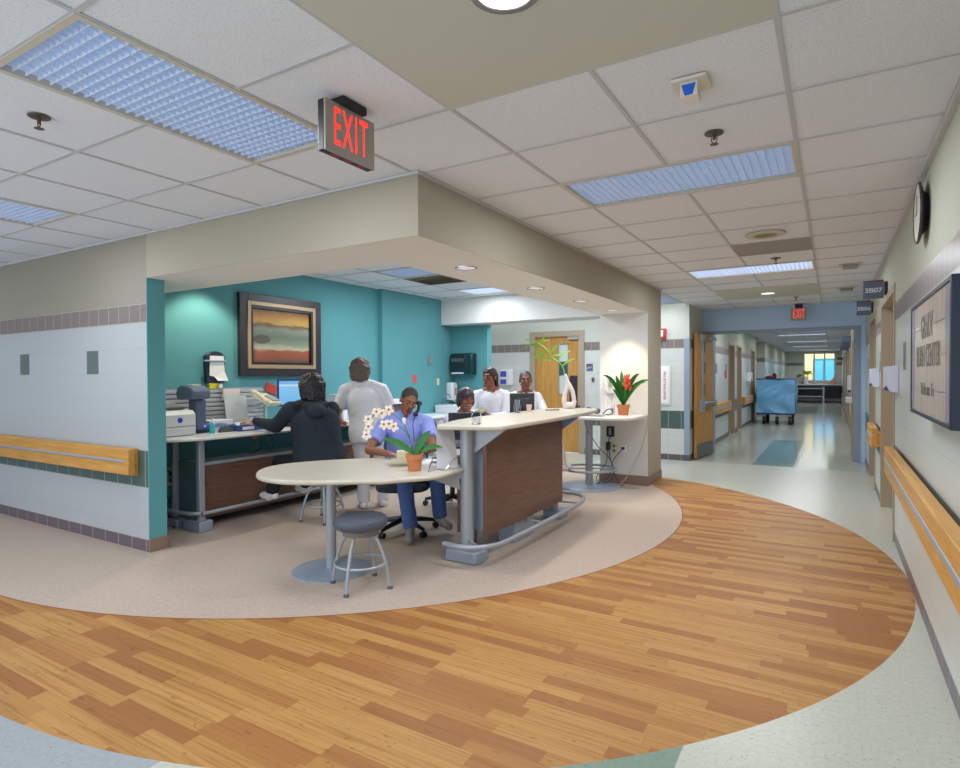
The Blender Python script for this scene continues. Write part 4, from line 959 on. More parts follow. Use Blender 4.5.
# ---- stools
def stool(loc, rz, label):
    t = thing('swivel_stool', label, 'stool', loc, rz, 'backless swivel stools')
    obj('seat', MB().lathe([(.001, .405), (.165, .405), (.182, .425), (.186, .45), (.178, .472), (.155, .485), (.001, .480)], (0, 0, 0), 44), mat('slate_vinyl', '#4f5666', .38), t, world=False)
    obj('hub', MB().lathe([(.10, .352), (.125, .36), (.13, .405), (.001, .405)], (0, 0, 0), 32), mat('grey_hub', '#7b7d80', .45), t, world=False)
    for k in range(4):
        a = PI/2*k; d = V((math.cos(a), math.sin(a), 0))
        lg = obj('leg', MB().tube(curve([d*.095+V((0, 0, .36)), d*.14+V((0, 0, .29)), d*.178+V((0, 0, .19)), d*.20+V((0, 0, .10)), d*.215+V((0, 0, .012))], 6), .0115, 10), M_silver, t, world=False)
        obj('rubber_foot', MB().lathe([(.019, 0), (.019, .012), (.013, .02), (.001, .02)], d*.215, 16), mat('grey_rubber', '#55585e', .7), lg, world=False)
    rg = [V((.176*math.cos(2*PI*k/40), .176*math.sin(2*PI*k/40), .165)) for k in range(40)]
    obj('foot_ring', MB().tube(rg, .010, 10, True), M_silver, t, world=False)
    return t
s1 = stool((-2.78, 3.045, 0), math.radians(-74), 'empty backless stool with slate vinyl seat in front of the table')
dup(s1, (-4.385, 4.255, 0), math.radians(-40), 'backless stool under the seated woman in black hoodie')

# ---- office chairs
def office_chair(loc, rz, label, seat_z=.47, group='office chairs'):
    t = thing('office_chair', label, 'office chair', loc, rz, group)
    bl = mat('charcoal_fabric', '#2b3440', .8, var=.1, scale=80)
    obj('seat', MB().prism(rounded([(-.23, -.20), (-.20, .22), (.20, .22), (.23, -.20), (.12, -.25), (-.12, -.25)], 4)[::-1], seat_z-.07, seat_z), bl, t, world=False, bevel=.02)
    bk = MB().extr([(-.20, seat_z+.12), (.20, seat_z+.12), (.225, seat_z+.3), (.19, seat_z+.48), (-.19, seat_z+.48), (-.225, seat_z+.3)], lambda p, q, s: (p, -.27+s-.12*(q-seat_z-.12)+.12*p*p, q), 0, .05)
    obj('backrest', bk, mat('blue_grey_fabric', '#46627e', .8, var=.1, scale=80), t, world=False, bevel=.015)
    obj('back_strut', MB().tube([(0, -.10, seat_z-.08), (0, -.28, seat_z-.06), (0, -.315, seat_z+.05), (0, -.30, seat_z+.22)], .018), M_black, t, world=False)
    obj('gas_column', MB().cyl((0, 0, .10), (0, 0, seat_z-.07), .028), M_black, t, world=False)
    for k in range(5):
        a = 2*PI*k/5-.23; d = V((math.cos(a), math.sin(a), 0))
        lg = obj('leg', MB().tube([d*.02+V((0, 0, .115)), d*.16+V((0, 0, .10)), d*.31+V((0, 0, .075))], [.028, .024, .016]), M_black, t, world=False)
        s_ = d.cross(V((0, 0, 1)))
        obj('caster', MB().cyl(d*.31+s_*.022+V((0, 0, .028)), d*.31+s_*.006+V((0, 0, .028)), .028).cyl(d*.31-s_*.006+V((0, 0, .028)), d*.31-s_*.022+V((0, 0, .028)), .028).cyl(d*.31+V((0, 0, .03)), d*.31+V((0, 0, .075)), .009), M_black, lg, world=False)
    for s_ in (-1, 1):
        obj('armrest', MB().tube([(s_*.24, -.02, seat_z-.05), (s_*.285, -.02, seat_z+.02), (s_*.285, -.04, seat_z+.17)], .014).box(s_*.285-.03, s_*.285+.03, -.16, .10, seat_z+.17, seat_z+.195), M_black, t, world=False)
    return t
ch = office_chair((-3.42, 4.33, 0), math.atan2(-.86, .52)-PI/2, 'office chair with blue-grey back under the man in blue scrubs')
dup(ch, (-3.60, 5.42, 0), math.radians(-75), 'office chair of the woman with glasses behind the counter')

# ---- reception counter
t = thing('reception_counter', 'tall reception counter with walnut front panel and tubular foot rail', 'counter', (-2.45, 4.9, 0))
top = [(-2.575, 3.66), (-2.16, 3.77), (-2.10, 3.84), (-2.11, 5.0), (-2.15, 5.75), (-2.20, 6.18), (-2.27, 6.32), (-2.45, 6.36), (-2.66, 6.32), (-2.78, 6.1), (-2.79, 5.5), (-2.78, 4.5), (-2.72, 4.1)]
obj('countertop', MB().prism(ccw(top), 1.032, 1.07), M_top, t, bevel=.012, seg=3)
obj('front_panel', MB().box(-2.335, -2.30, 3.94, 5.435, .195, 1.03), M_dark, t, bevel=.002)
obj('body', MB().box(-2.56, -2.335, 4.0, 5.42, .21, 1.03), M_bluesil, t, smooth=False)
obj('back_panel', MB().box(-2.60, -2.56, 3.98, 5.42, .18, .80), M_dark, t, smooth=False)
obj('post', MB().cyl((-2.455, 3.90, .08), (-2.455, 3.90, 1.032), .052, None, 28), M_silver, t)
obj('post', MB().cyl((-2.43, 5.52, .08), (-2.43, 5.52, 1.032), .045, None, 24), M_silver, t)
obj('foot', MB().prism([(-2.60, 3.80), (-2.32, 3.80), (-2.30, 3.88), (-2.32, 4.0), (-2.60, 4.0)], 0, .095), M_bluesil, t, bevel=.012)
obj('foot', MB().box(-2.50, -2.34, 4.48, 4.86, 0, .30), M_bluesil, t, bevel=.008)
obj('foot', MB().box(-2.52, -2.32, 5.44, 5.62, 0, .095), M_bluesil, t, bevel=.012)
for a, b in ((3.93, 3.965), (5.435, 5.46)):
    s_ = -1 if a < 5 else 1
    obj('bracket', MB().add([(-2.41, a, 1.03), (-2.13, a, 1.03), (-2.41, a, .83), (-2.41, b, 1.03), (-2.13, b, 1.03), (-2.41, b, .83)], [(0, 2, 1), (3, 4, 5), (0, 1, 4, 3), (1, 2, 5, 4), (2, 0, 3, 5)]), M_silver if a < 5 else mat('sky_blue_metal', '#7fa6d8', .35, .2), t, smooth=False)
rl = [(-2.54, 3.70, .165), (-2.40, 3.685, .165), (-2.28, 3.72, .165), (-2.19, 3.83, .165), (-2.155, 4.0, .165), (-2.15, 4.6, .165), (-2.155, 5.3, .165), (-2.17, 5.6, .165), (-2.23, 5.82, .165), (-2.35, 5.96, .165), (-2.52, 5.98, .165)]
obj('foot_rail', MB().tube(curve(rl, 8), .020, 14), M_silver, t)
for a, b in (((-2.455, 3.90, .165), (-2.25, 3.74, .165)), ((-2.45, 4.67, .165), (-2.15, 4.67, .165)), ((-2.42, 5.53, .165), (-2.17, 5.56, .165))): obj('rail_arm', MB().cyl(a, b, .011), M_silver, t)
# work surface behind the counter
t = thing('staff_desk', 'lower staff work surface tucked behind the reception counter', 'desk', (-2.95, 5.3, 0))
obj('desktop', MB().box(-3.12, -2.62, 4.30, 6.10, .72, .75), M_topw, t, bevel=.008)
obj('leg', MB().box(-2.72, -2.66, 4.34, 4.40, 0, .72), M_silver, t, bevel=.006)
obj('leg', MB().box(-3.10, -3.04, 6.0, 6.06, 0, .72), M_silver, t, bevel=.006)
obj('apron', MB().box(-2.68, -2.64, 4.34, 6.06, .3, .72), M_dark, t, smooth=False)
def monitor_back(c, n, a, hw, hh, z0, label, tilt=.0):
    t = thing('computer_monitor', label, 'monitor', (c[0], c[1], z0), 0, 'monitors behind the counter')
    c, n, a = V(c), V(n).normalized(), V(a).normalized(); up = (V((0, 0, 1))-n*tilt).normalized()
    obj('casing', MB().obox(c, a*hw, n*.018, up*hh), mat('charcoal_casing', '#30353d', .4), t, bevel=.008)
    obj('screen', MB().obox(c+n*.0185, a*(hw-.012), n*.001, up*(hh-.012)), mat('screen_dark', '#41566b', .15, emit='#5f88b0', estr=.3), t, smooth=False)
    obj('rear_hump', MB().obox(c-n*.035, a*hw*.6, n*.02, up*hh*.55), mat('charcoal_casing', '#30353d', .4), t, bevel=.012)
    hgt = c.z-hh-z0
    obj('stand', MB().obox(V((c.x, c.y, z0+hgt/2+.03))-n*.03, a*.035, n*.015, (0, 0, hgt/2+.03)).obox(V((c.x, c.y, z0+.008))-n*.02, a*.11, n*.08, (0, 0, .008)), M_black, t, bevel=.004)
monitor_back((-3.03, 4.82, .955), (-.55, .80, 0), (.80, .55, 0), .18, .135, .75, 'monitor turned away at the near end of the counter, before the woman with glasses', .15)
monitor_back((-2.93, 5.80, 1.135), (-.55, .83, 0), (.83, .55, 0), .135, .115, .75, 'monitor turned away behind the counter, before the rearmost seated woman', .05)
t = thing('glass_jar', 'clear glass jar with white tip on the counter near its end', 'jar', (-2.34, 3.86, 1.07))
obj('jar', MB().lathe([(.030, .002), (.038, .01), (.040, .06), (.034, .085), (.026, .092), (.024, .092), (.031, .084), (.036, .058), (.034, .012), (.001, .006)], (-2.34, 3.86, 1.07), 28), M_glass, t)
obj('contents', MB().lathe([(.001, .008), (.030, .012), (.031, .05), (.022, .056), (.001, .058)], (-2.34, 3.86, 1.07), 24), mat('cotton_white', '#d9dbe0', .8), t)
obj('lid', MB().lathe([(.028, .092), (.029, .10), (.012, .11), (.001, .112)], (-2.34, 3.86, 1.07), 24), M_chrome, t)
t = thing('small_cup', 'small pinkish paper cup on the counter before the rear monitor', 'cup', (-2.66, 5.42, 1.07))
obj('cup', MB().lathe([(.022, 0), (.030, .075), (.027, .075), (.020, .004), (.001, .004)], (-2.66, 5.42, 1.07), 24), mat('blush_paper', '#d8c0b2', .6), t)
t = thing('glass_tumbler', 'clear tumbler holding pens on the counter beside the pink cup', 'tumbler', (-2.70, 5.24, 1.07))
obj('tumbler', MB().lathe([(.034, 0), (.038, .09), (.035, .09), (.031, .005), (.001, .005)], (-2.70, 5.24, 1.07), 24), M_glass, t)
for k in range(5): tag(obj('pen', MB().cyl((-2.70+.012*math.cos(k*1.3), 5.24+.012*math.sin(k*1.3), 1.078), (-2.70+.026*math.cos(k*1.3), 5.24+.026*math.sin(k*1.3), 1.20), .004, None, 8), mat('pen_grey', '#8d97a6', .4)), 'slim grey pen standing in the clear tumbler on the counter', 'pen', 'pens in the tumbler')
t = thing('sculptural_vase', 'white sculptural vase with an oval hole at the far counter end', 'vase', (-2.53, 6.17, 1.07))
E1 = V((.86, .51, 0)); vo = V((-2.53, 6.17, 1.07))
def vp(x, z): return vo+E1*x+V((0, 0, z))
lf = curve([vp(-.035, .0), vp(-.055, .08), vp(-.045, .17), vp(-.02, .26), vp(-.03, .34), vp(-.045, .385)], 6)
rt = curve([vp(.035, .0), vp(.055, .07), vp(.05, .13), vp(.035, .20), vp(.0, .27), vp(-.03, .34), vp(-.045, .385)], 6)
vb = MB().tube(lf, [.026]*6+[.026, .027, .027, .026, .025, .025]+[.024]*6+[.021]*6+[.016]*7, 14).tube(rt, [.028]*8+[.024]*18+[.018]*11, 14).ell(vo+V((0, 0, .035)), (.06, .045, .04))
vobj = obj('vase_body', vb, mat('blush_ceramic', '#e2d8d8', .3), t)
rm = vobj.modifiers.new('fuse', 'REMESH'); rm.mode = 'VOXEL'; rm.voxel_size = .006; rm.use_smooth_shade = True
t = thing('bamboo_sprig', 'leafy lucky bamboo sprig leaning out of the white vase', 'plant', (-2.57, 6.15, 1.455))
bs = [(-2.568, 6.148, 1.40), (-2.58, 6.14, 1.50), (-2.62, 6.12, 1.58), (-2.70, 6.08, 1.64), (-2.76, 6.05, 1.74), (-2.86, 6.0, 1.82)]
obj('stalk', MB().tube(curve(bs, 8), .007, 8), M_leaf2, t)
for b, e, w in (((-2.60, 6.13, 1.54), (-2.47, 6.2, 1.63), .03), ((-2.66, 6.10, 1.61), (-2.78, 6.04, 1.60), .03), ((-2.66, 6.10, 1.61), (-2.52, 6.2, 1.72), .028), ((-2.72, 6.07, 1.67), (-2.62, 6.12, 1.80), .035),
                ((-2.74, 6.06, 1.71), (-2.92, 5.98, 1.60), .035), ((-2.78, 6.04, 1.76), (-2.90, 5.98, 1.68), .03), ((-2.82, 6.02, 1.80), (-3.03, 5.92, 1.72), .03), ((-2.84, 6.0, 1.81), (-2.98, 5.95, 1.84), .026),
                ((-2.80, 6.03, 1.78), (-2.76, 6.05, 1.90), .028), ((-2.76, 6.05, 1.73), (-2.84, 6.01, 1.52), .032), ((-2.70, 6.08, 1.65), (-2.60, 6.13, 1.66), .028), ((-2.83, 6.01, 1.80), (-2.72, 6.07, 1.83), .026)):
    obj('leaf', leaf(b, e, w*.72, .015, .2), M_leaf2, t)
t = thing('pen', 'pen lying on the counter top beside the vase', 'pen', (-2.55, 5.75, 1.075))
obj('barrel', MB().cyl((-2.60, 5.70, 1.076), (-2.50, 5.82, 1.076), .005), M_navy, t)

# ---- side table by the column
t = thing('side_table', 'pale-topped pedestal table against the white column wall', 'table', (-2.71, 7.28, 0))
sp = [(-3.2, 6.84), (-2.25, 6.84), (-2.12, 6.90), (-2.06, 7.05), (-2.055, 7.64), (-2.10, 7.665), (-3.2, 7.665)]
obj('tabletop', MB().prism(ccw(sp), .893, .93), M_topw, t, bevel=.01, seg=3)
obj('column', MB().cyl((-2.71, 7.28, .012), (-2.71, 7.28, .893), .048, None, 28), M_silver, t)
obj('base_disc', MB().lathe([(.39, 0), (.39, .008), (.37, .016), (.06, .026), (.001, .026)], (-2.71, 7.28, 0), 56), M_bluesil, t)
rg = [V((-2.71+.34*math.cos(2*PI*k/48), 7.28+.34*math.sin(2*PI*k/48), .235)) for k in range(48)]
ar = MB().tube(rg, .016, 10, True)
for k in range(4): a = PI/2*k+.5; ar.cyl((-2.71, 7.28, .235), (-2.71+.34*math.cos(a), 7.28+.34*math.sin(a), .235), .009)
obj('foot_ring', ar, M_silver, t)
P1 = V((-2.30, 7.42, .93))
t = thing('potted_bromeliad', 'bromeliad with one orange flower in a terracotta pot on the side table', 'potted plant', P1)
terracotta(t, P1, .085, .135)
for k, (dx, dz, w) in enumerate(((-.27, .40, .035), (-.20, .30, .035), (-.10, .40, .04), (-.03, .46, .04), (.05, .42, .035), (.13, .33, .035), (.22, .42, .032), (.30, .30, .034), (.12, .22, .03), (-.14, .22, .03), (.02, .34, .04), (.36, .33, .03))):
    dy = (-.12, .08, -.05, .1, -.1, .05, -.06, -.1, .12, -.14, -.12, .04)[k]
    q = V((dx*.86-dy*.3, dx*.51+dy, dz)); obj('leaf', leaf(P1+V((0, 0, .12)), P1+V((0, 0, .13))+q*.95, w*1.7, .10 if abs(dx) > .15 else .02, .35), M_leaf, t)
fb = MB()
for k in range(14):
    a = k*2.4; r_ = .012+.016*(1-k/14); h0 = .34+.012*k
    fb.ell(P1+V((.075+r_*1.5*math.cos(a), -.09+r_*1.5*math.sin(a), h0)), (.015, .015, .034), Matrix.Rotation(.5*math.cos(a), 3, 'Y'), 8, 6)
fl = obj('flower', fb, mat('orange_bract', '#e0562e', .5), t)
obj('flower_stem', MB().cyl(P1+V((0, 0, .12)), P1+V((.075, -.09, .36)), .008), M_leaf, t)
t = thing('small_white_box', 'small white carton standing beside the bromeliad pot', 'box', (-2.42, 7.40, .93))
obj('carton', MB().box(-2.45, -2.405, 7.37, 7.41, .93, 1.07), M_wh, t, bevel=.003)
obj('label_panel', MB().box(-2.44, -2.415, 7.367, 7.371, .97, 1.02), mat('soft_blue', '#7f93c8', .6), t, smooth=False)
t = thing('wall_phone', 'white wall phone on the column wall behind the bromeliad', 'telephone', (-2.57, 7.66, 1.33))
obj('base_plate', MB().box(-2.635, -2.50, 7.635, 7.68, 1.20, 1.43), M_wh, t, bevel=.01)
obj('handset', MB().tube(curve([(-2.60, 7.62, 1.41), (-2.60, 7.60, 1.37), (-2.60, 7.60, 1.27), (-2.60, 7.62, 1.22)], 5), [.020]*4+[.014]*8+[.020]*4, 10), M_wh, t)
obj('cord', MB().tube(curve([(-2.60, 7.62, 1.21), (-2.60, 7.61, 1.08), (-2.60, 7.60, 1.0), (-2.59, 7.62, 1.10), (-2.58, 7.64, 1.16)], 6), .005, 6), M_wh, t)
obj('keypad', MB().box(-2.565, -2.515, 7.628, 7.637, 1.28, 1.38), mat('keypad_grey', '#9ba0a0', .5), t, smooth=False)
t = thing('upright_monitor', 'dark monitor seen edge-on behind the white vase', 'monitor', (-2.80, 7.05, .93))
n3 = V((.93, .37, 0)).normalized(); a3 = V((-.37, .93, 0)).normalized()
obj('casing', MB().obox((-2.83, 7.05, 1.24), n3*.05, a3*.17, (0, 0, .20)), mat('blue_black_casing', '#1c2230', .4), t, bevel=.012)
obj('stand', MB().box(-2.84, -2.76, 7.0, 7.10, .93, 1.06).box(-2.92, -2.68, 6.93, 7.17, .93, .945), M_black, t, bevel=.004)
cord('cable_coil', 'grey and black cable coil lying on the side table behind the vase', [(-2.74, 7.1, .98), (-2.66, 7.14, 1.03), (-2.58, 7.18, .98), (-2.52, 7.2, .937), (-2.46, 7.24, 1.0), (-2.42, 7.28, 1.01), (-2.40, 7.30, .96), (-2.47, 7.32, .937), (-2.56, 7.26, .937), (-2.62, 7.2, .96), (-2.70, 7.16, .94), (-2.60, 7.12, .936), (-2.48, 7.16, .936)], .007, mat('dark_blue_cord', '#39425c', .5))
t = thing('grey_adapter', 'flat grey device lying on the side table before the bromeliad pot', 'device', (-2.52, 7.1, .93))
obj('case', MB().box(-2.62, -2.44, 7.03, 7.12, .93, .955), mat('grey_device', '#a9acae', .5), t, bevel=.006)
obj('plug', MB().cyl((-2.62, 7.07, .942), (-2.66, 7.06, .942), .008), M_black, t)
t = thing('power_adapter', 'black adapter box with label on the wall under the side table', 'power adapter', (-2.55, 7.66, .69))
obj('case', MB().box(-2.60, -2.50, 7.63, 7.68, .62, .76), M_black, t, bevel=.008)
obj('label_panel', MB().box(-2.565, -2.53, 7.627, 7.631, .645, .735), mat('label_grey', '#7d8794', .6), t, smooth=False)
t = thing('wall_outlet', 'beige outlet with a black plug under the side table', 'outlet', (-2.53, 7.67, .47))
obj('plate', MB().box(-2.58, -2.46, 7.668, 7.68, .39, .54), M_cream, t, bevel=.003)
obj('plug', MB().box(-2.60, -2.55, 7.61, 7.668, .44, .55), M_black, t, bevel=.006)
obj('socket', MB().box(-2.52, -2.49, 7.664, 7.669, .42, .45).box(-2.52, -2.49, 7.664, 7.669, .48, .51), mat('dark_socket', '#5a5648', .6), t, smooth=False)
t = thing('data_jack', 'white data jack with blue plug low on the column wall', 'data jack', (-2.38, 7.67, .46))
obj('plate', MB().box(-2.42, -2.34, 7.668, 7.68, .41, .51), M_wh, t, bevel=.003)
obj('plug', MB().box(-2.40, -2.36, 7.64, 7.668, .46, .49), M_navy, t, bevel=.003)
M_bc = mat('indigo_cord', '#2a3360', .5)
cord('hanging_cable', 'dark cord from the black adapter down to the floor under the side table', [(-2.55, 7.65, .62), (-2.57, 7.63, .55), (-2.53, 7.58, .35), (-2.47, 7.55, .2), (-2.5, 7.5, .06), (-2.58, 7.42, .035)], .006, M_bc)
cord('hanging_cable', 'indigo cord from the data jack joining the bundle under the side table', [(-2.38, 7.64, .47), (-2.45, 7.60, .38), (-2.50, 7.57, .27), (-2.46, 7.54, .15), (-2.38, 7.50, .03), (-2.3, 7.46, .012)], .005, M_bc)
cord('hanging_cable', 'thin black cord slanting from the table column to the plug bundle', [(-2.70, 7.22, .72), (-2.62, 7.4, .50), (-2.53, 7.56, .34), (-2.50, 7.57, .22), (-2.52, 7.45, .10), (-2.62, 7.30, .035)], .005)
cord('hanging_cable', 'black cord dropping straight from the outlet plug under the side table', [(-2.575, 7.61, .45), (-2.58, 7.58, .30), (-2.62, 7.52, .20), (-2.66, 7.42, .10), (-2.60, 7.36, .036)], .005)
cord('phone_cable', 'long pale cable falling from the side table edge to the floor', [(-2.10, 7.60, .935), (-2.045, 7.62, .90), (-2.07, 7.62, .70), (-2.16, 7.60, .40), (-2.30, 7.50, .10), (-2.38, 7.44, .012), (-2.2, 7.36, .010), (-2.12, 7.44, .010), (-2.3, 7.50, .010)], .006, mat('putty_cord', '#b9b3a2', .6))

# ================================================================== FAR CORRIDOR
t = thing('linen_cart', 'wheeled linen cart under a shiny blue cover in the far corridor', 'cart', (-1.42, 19.7, 0))
cb = MB(); NX, NZ = 26, 26
def drape(fn, nu, nv):
    vs = [fn(i/nu, j/nv) for j in range(nv+1) for i in range(nu+1)]
    return vs, [(j*(nu+1)+i, j*(nu+1)+i+1, (j+1)*(nu+1)+i+1, (j+1)*(nu+1)+i) for j in range(nv) for i in range(nu)]
def wob(a, b): return .03*math.sin(9*a+3*math.sin(5*b))*math.sin(PI*a)+.025*math.sin(7*b+4*a)*math.sin(PI*b)
cb.add(*drape(lambda u_, v_: (-1.92+.99*u_, 19.0+wob(u_, v_), .33+.98*v_), 26, 26))
cb.add(*drape(lambda u_, v_: (-.93+wob(u_, v_), 19.0+1.3*u_, .33+.98*v_), 26, 20))
cb.add(*drape(lambda u_, v_: (-1.92-wob(u_, v_), 20.3-1.3*u_, .33+.98*v_), 26, 20))
cb.add(*drape(lambda u_, v_: (-.93-.99*u_, 20.3, .33+.98*v_), 4, 4)); cb.add(*drape(lambda u_, v_: (-1.92+.99*u_, 19.0+1.3*v_, 1.31), 4, 4))
obj('cover', cb, mat('blue_vinyl', '#6fb0de', .22, spec=.8, var=.22, scale=4), t)
obj('deck', MB().box(-1.93, -.92, 18.99, 20.31, .28, .33).box(-1.94, -.91, 18.98, 20.32, 1.295, 1.325), mat('dark_blue_frame', '#22406a', .4), t, bevel=.006)
for x, y in ((-1.72, 19.08), (-1.05, 19.08), (-1.72, 20.2), (-1.05, 20.2), (-1.38, 19.08)):
    cs = obj('caster', MB().cyl((x-.045, y, .11), (x+.045, y, .11), .11, None, 20), M_black, t)
    obj('fork', MB().box(x-.035, x+.035, y-.02, y+.02, .18, .285), M_silver, cs, smooth=False)
t = thing('folded_cloth', 'small dark red cloth lying on top of the blue cart', 'cloth', (-1.55, 19.4, 1.32))
obj('cloth', MB().ell((-1.6, 19.4, 1.36), (.14, .12, .05)).ell((-1.48, 19.42, 1.40), (.06, .06, .09)), mat('maroon_cloth', '#6d2438', .8), t)
t = thing('window_counter', 'grey-legged counter under the window at the corridor end', 'counter', (-.9, 34.3, 0))
obj('countertop', MB().box(-2.09, .37, 33.95, 34.75, .91, .95), M_topw, t, bevel=.01)
for x in (-1.65, -.40): obj('leg', MB().box(x-.04, x+.04, 34.0, 34.1, 0, .91), M_silver, t, smooth=False)
obj('shelf_rail', MB().box(-1.65, -.40, 34.02, 34.08, .70, .76).box(-1.65, -.40, 34.02, 34.08, .30, .36), M_silver, t, smooth=False)
obj('back_panel', MB().box(-2.05, .35, 34.6, 34.64, .22, .66), mat('dark_plum', '#4a4650', .6), t, smooth=False)
V1 = V((-1.17, 34.3, .95))
t = thing('flower_vase', 'white vase of yellow and magenta flowers on the window counter', 'flower arrangement', V1)
obj('vase', MB().lathe([(.09, 0), (.11, .12), (.10, .28), (.13, .38), (.12, .38), (.001, .3)], V1, 24), M_wh, t)
for c, rr, m in (((-.02, 0, .52), (.20, .12, .10), mat('yellow_bloom', '#d8c826', .6)), ((.18, 0, .55), (.12, .1, .08), mat('yellow_bloom', '#d8c826', .6)), ((-.30, -.05, .44), (.16, .08, .06), M_leaf), ((.02, -.1, .62), (.22, .1, .08), M_leaf2), ((-.46, -.05, .26), (.07, .06, .08), mat('magenta_bloom', '#b02f93', .6)), ((-.18, -.1, .06), (.08, .07, .07), mat('coral_bloom', '#d0505a', .6))):
    fb = MB()
    for k in range(9): fb.ell(V1+V(c)+V((random.uniform(-1, 1)*rr[0]*.7, random.uniform(-1, 1)*rr[1]*.7, random.uniform(-1, 1)*rr[2]*.7)), (rr[0]*.36, rr[1]*.36, rr[2]*.42), None, 10, 6)
    obj('bloom', fb, m, t)
obj('stem', MB().tube([V1+V((0, 0, .3)), V1+V((-.2, 0, .45)), V1+V((-.44, -.05, .3))], .012, 6).tube([V1+V((0, 0, .3)), V1+V((.1, 0, .5))], .012, 6).tube([V1+V((-.05, -.05, .33)), V1+V((-.2, -.1, .2)), V1+V((-.18, -.1, .08))], .008, 6), M_leaf, t)
t = thing('tan_bag', 'tan folded bag leaning on the window counter', 'bag', (-.05, 34.3, .95))
obj('bag', MB().add([(-.25, 34.1, .95), (.12, 34.1, .95), (.12, 34.5, .95), (-.25, 34.5, .95), (-.02, 34.2, 1.20), (.14, 34.2, 1.52), (.14, 34.35, 1.52), (-.02, 34.35, 1.20)], [(0, 3, 2, 1), (4, 5, 6, 7), (0, 1, 5, 4), (1, 2, 6, 5), (2, 3, 7, 6), (3, 0, 4, 7)]), mat('tan_paper', '#b9876a', .7, var=.15, scale=6), t, bevel=.03)
t = thing('mounted_glove_box', 'white dispenser box on the far corridor wall between doorways', 'dispenser', (-2.05, 18.4, 1.5))
obj('box', MB().box(-2.1, -1.98, 18.2, 18.6, 1.25, 1.50), M_wh, t, bevel=.01)
obj('corner_clip', MB().box(-1.985, -1.975, 18.25, 18.4, 1.25, 1.33), mat('blue_clip', '#2b3f78', .4), t, smooth=False)
t = thing('notice_sign', 'small red notice plate on the far corridor wall before the first doorway', 'notice', (-2.09, 14.4, 1.45))
obj('plate', MB().box(-2.1, -2.088, 14.3, 14.5, 1.36, 1.54), M_redp, t, bevel=.003)
t = thing('wall_mounted_device', 'pale wall-mounted dispenser on the far corridor wall beyond the fire door edge', 'dispenser', (.33, 15.0, 1.3))
obj('box', MB().box(.27, .385, 14.8, 15.3, 1.1, 1.42), mat('pale_lilac_plastic', '#cfd3e6', .35), t, bevel=.01)
obj('nozzle', MB().box(.28, .33, 14.9, 15.0, 1.06, 1.10), M_navy, t, bevel=.004)
# ================================================================== PEOPLE
def fuse(name, mb, m, parent, voxel=.008, it=4, fac=.5, disp=0.0, ns=.09):
    """grow the shapes into one continuous skin"""
    me = bpy.data.meshes.new('raw'); me.from_pydata([tuple(v) for v in mb.v], [], mb.f); me.update()
    t = bpy.data.objects.new('raw', me); COL.objects.link(t)
    r = t.modifiers.new('r', 'REMESH'); r.mode = 'VOXEL'; r.voxel_size = voxel; r.adaptivity = 0
    if it: s = t.modifiers.new('s', 'SMOOTH'); s.factor = fac; s.iterations = it
    if disp:
        tx = bpy.data.textures.new('fold', 'CLOUDS'); tx.noise_scale = ns
        d = t.modifiers.new('d', 'DISPLACE'); d.texture = tx; d.strength = disp; d.mid_level = .5
    dg = bpy.context.evaluated_depsgraph_get(); dg.update()
    out = bpy.data.meshes.new_from_object(t.evaluated_get(dg))
    bpy.data.objects.remove(t); bpy.data.meshes.remove(me)
    out.name = name; out.transform(wm(parent).inverted())
    out.materials.clear(); out.materials.append(m)
    out.polygons.foreach_set('use_smooth', [True]*len(out.polygons))
    o = bpy.data.objects.new(name, out); COL.objects.link(o); o.parent = parent; WM[o.name] = wm(parent)
    return o
def basis(f, u):
    f = V(f).normalized(); u = V(u); u = (u-f*u.dot(f)).normalized(); r = f.cross(u)
    return r, f, u, Matrix((r, f, u)).transposed()
def hand(mb, wr, d, n, side, curl=.35, s=1.0):
    """d: towards the fingers, n: out of the back of the hand, side: towards the thumb"""
    d = V(d).normalized(); n = V(n); n = (n-d*n.dot(d)).normalized(); sd = d.cross(n)
    if sd.dot(V(side)) < 0: sd = -sd
    wr = V(wr)
    for k, (off, L) in enumerate(((.030, .072), (.010, .080), (-.010, .074), (-.029, .058))):
        kn = wr+d*.088*s+sd*off*s*1.05
        mb.caps(wr+d*.01+sd*off*.5*s, kn, .014*s, .0115*s, 10)
        p = kn; ang = curl*.5; dd = (d+sd*off*3.2).normalized()
        for j, seg in enumerate((.45, .32, .23)):
            q = p+(dd*math.cos(ang)-n*math.sin(ang))*L*seg*s
            mb.caps(p, q, (.0095-.001*j)*s, (.0085-.001*j)*s, 10); p = q; ang += curl
    b = wr+d*.022*s+sd*.024*s
    q = b+(d*.6+sd*.75-n*.15).normalized()*.042*s; mb.caps(b, q, .0135*s, .0105*s, 10)
    mb.caps(q, q+(d*.85+sd*.35-n*.3).normalized()*.032*s, .0105*s, .008*s, 10)
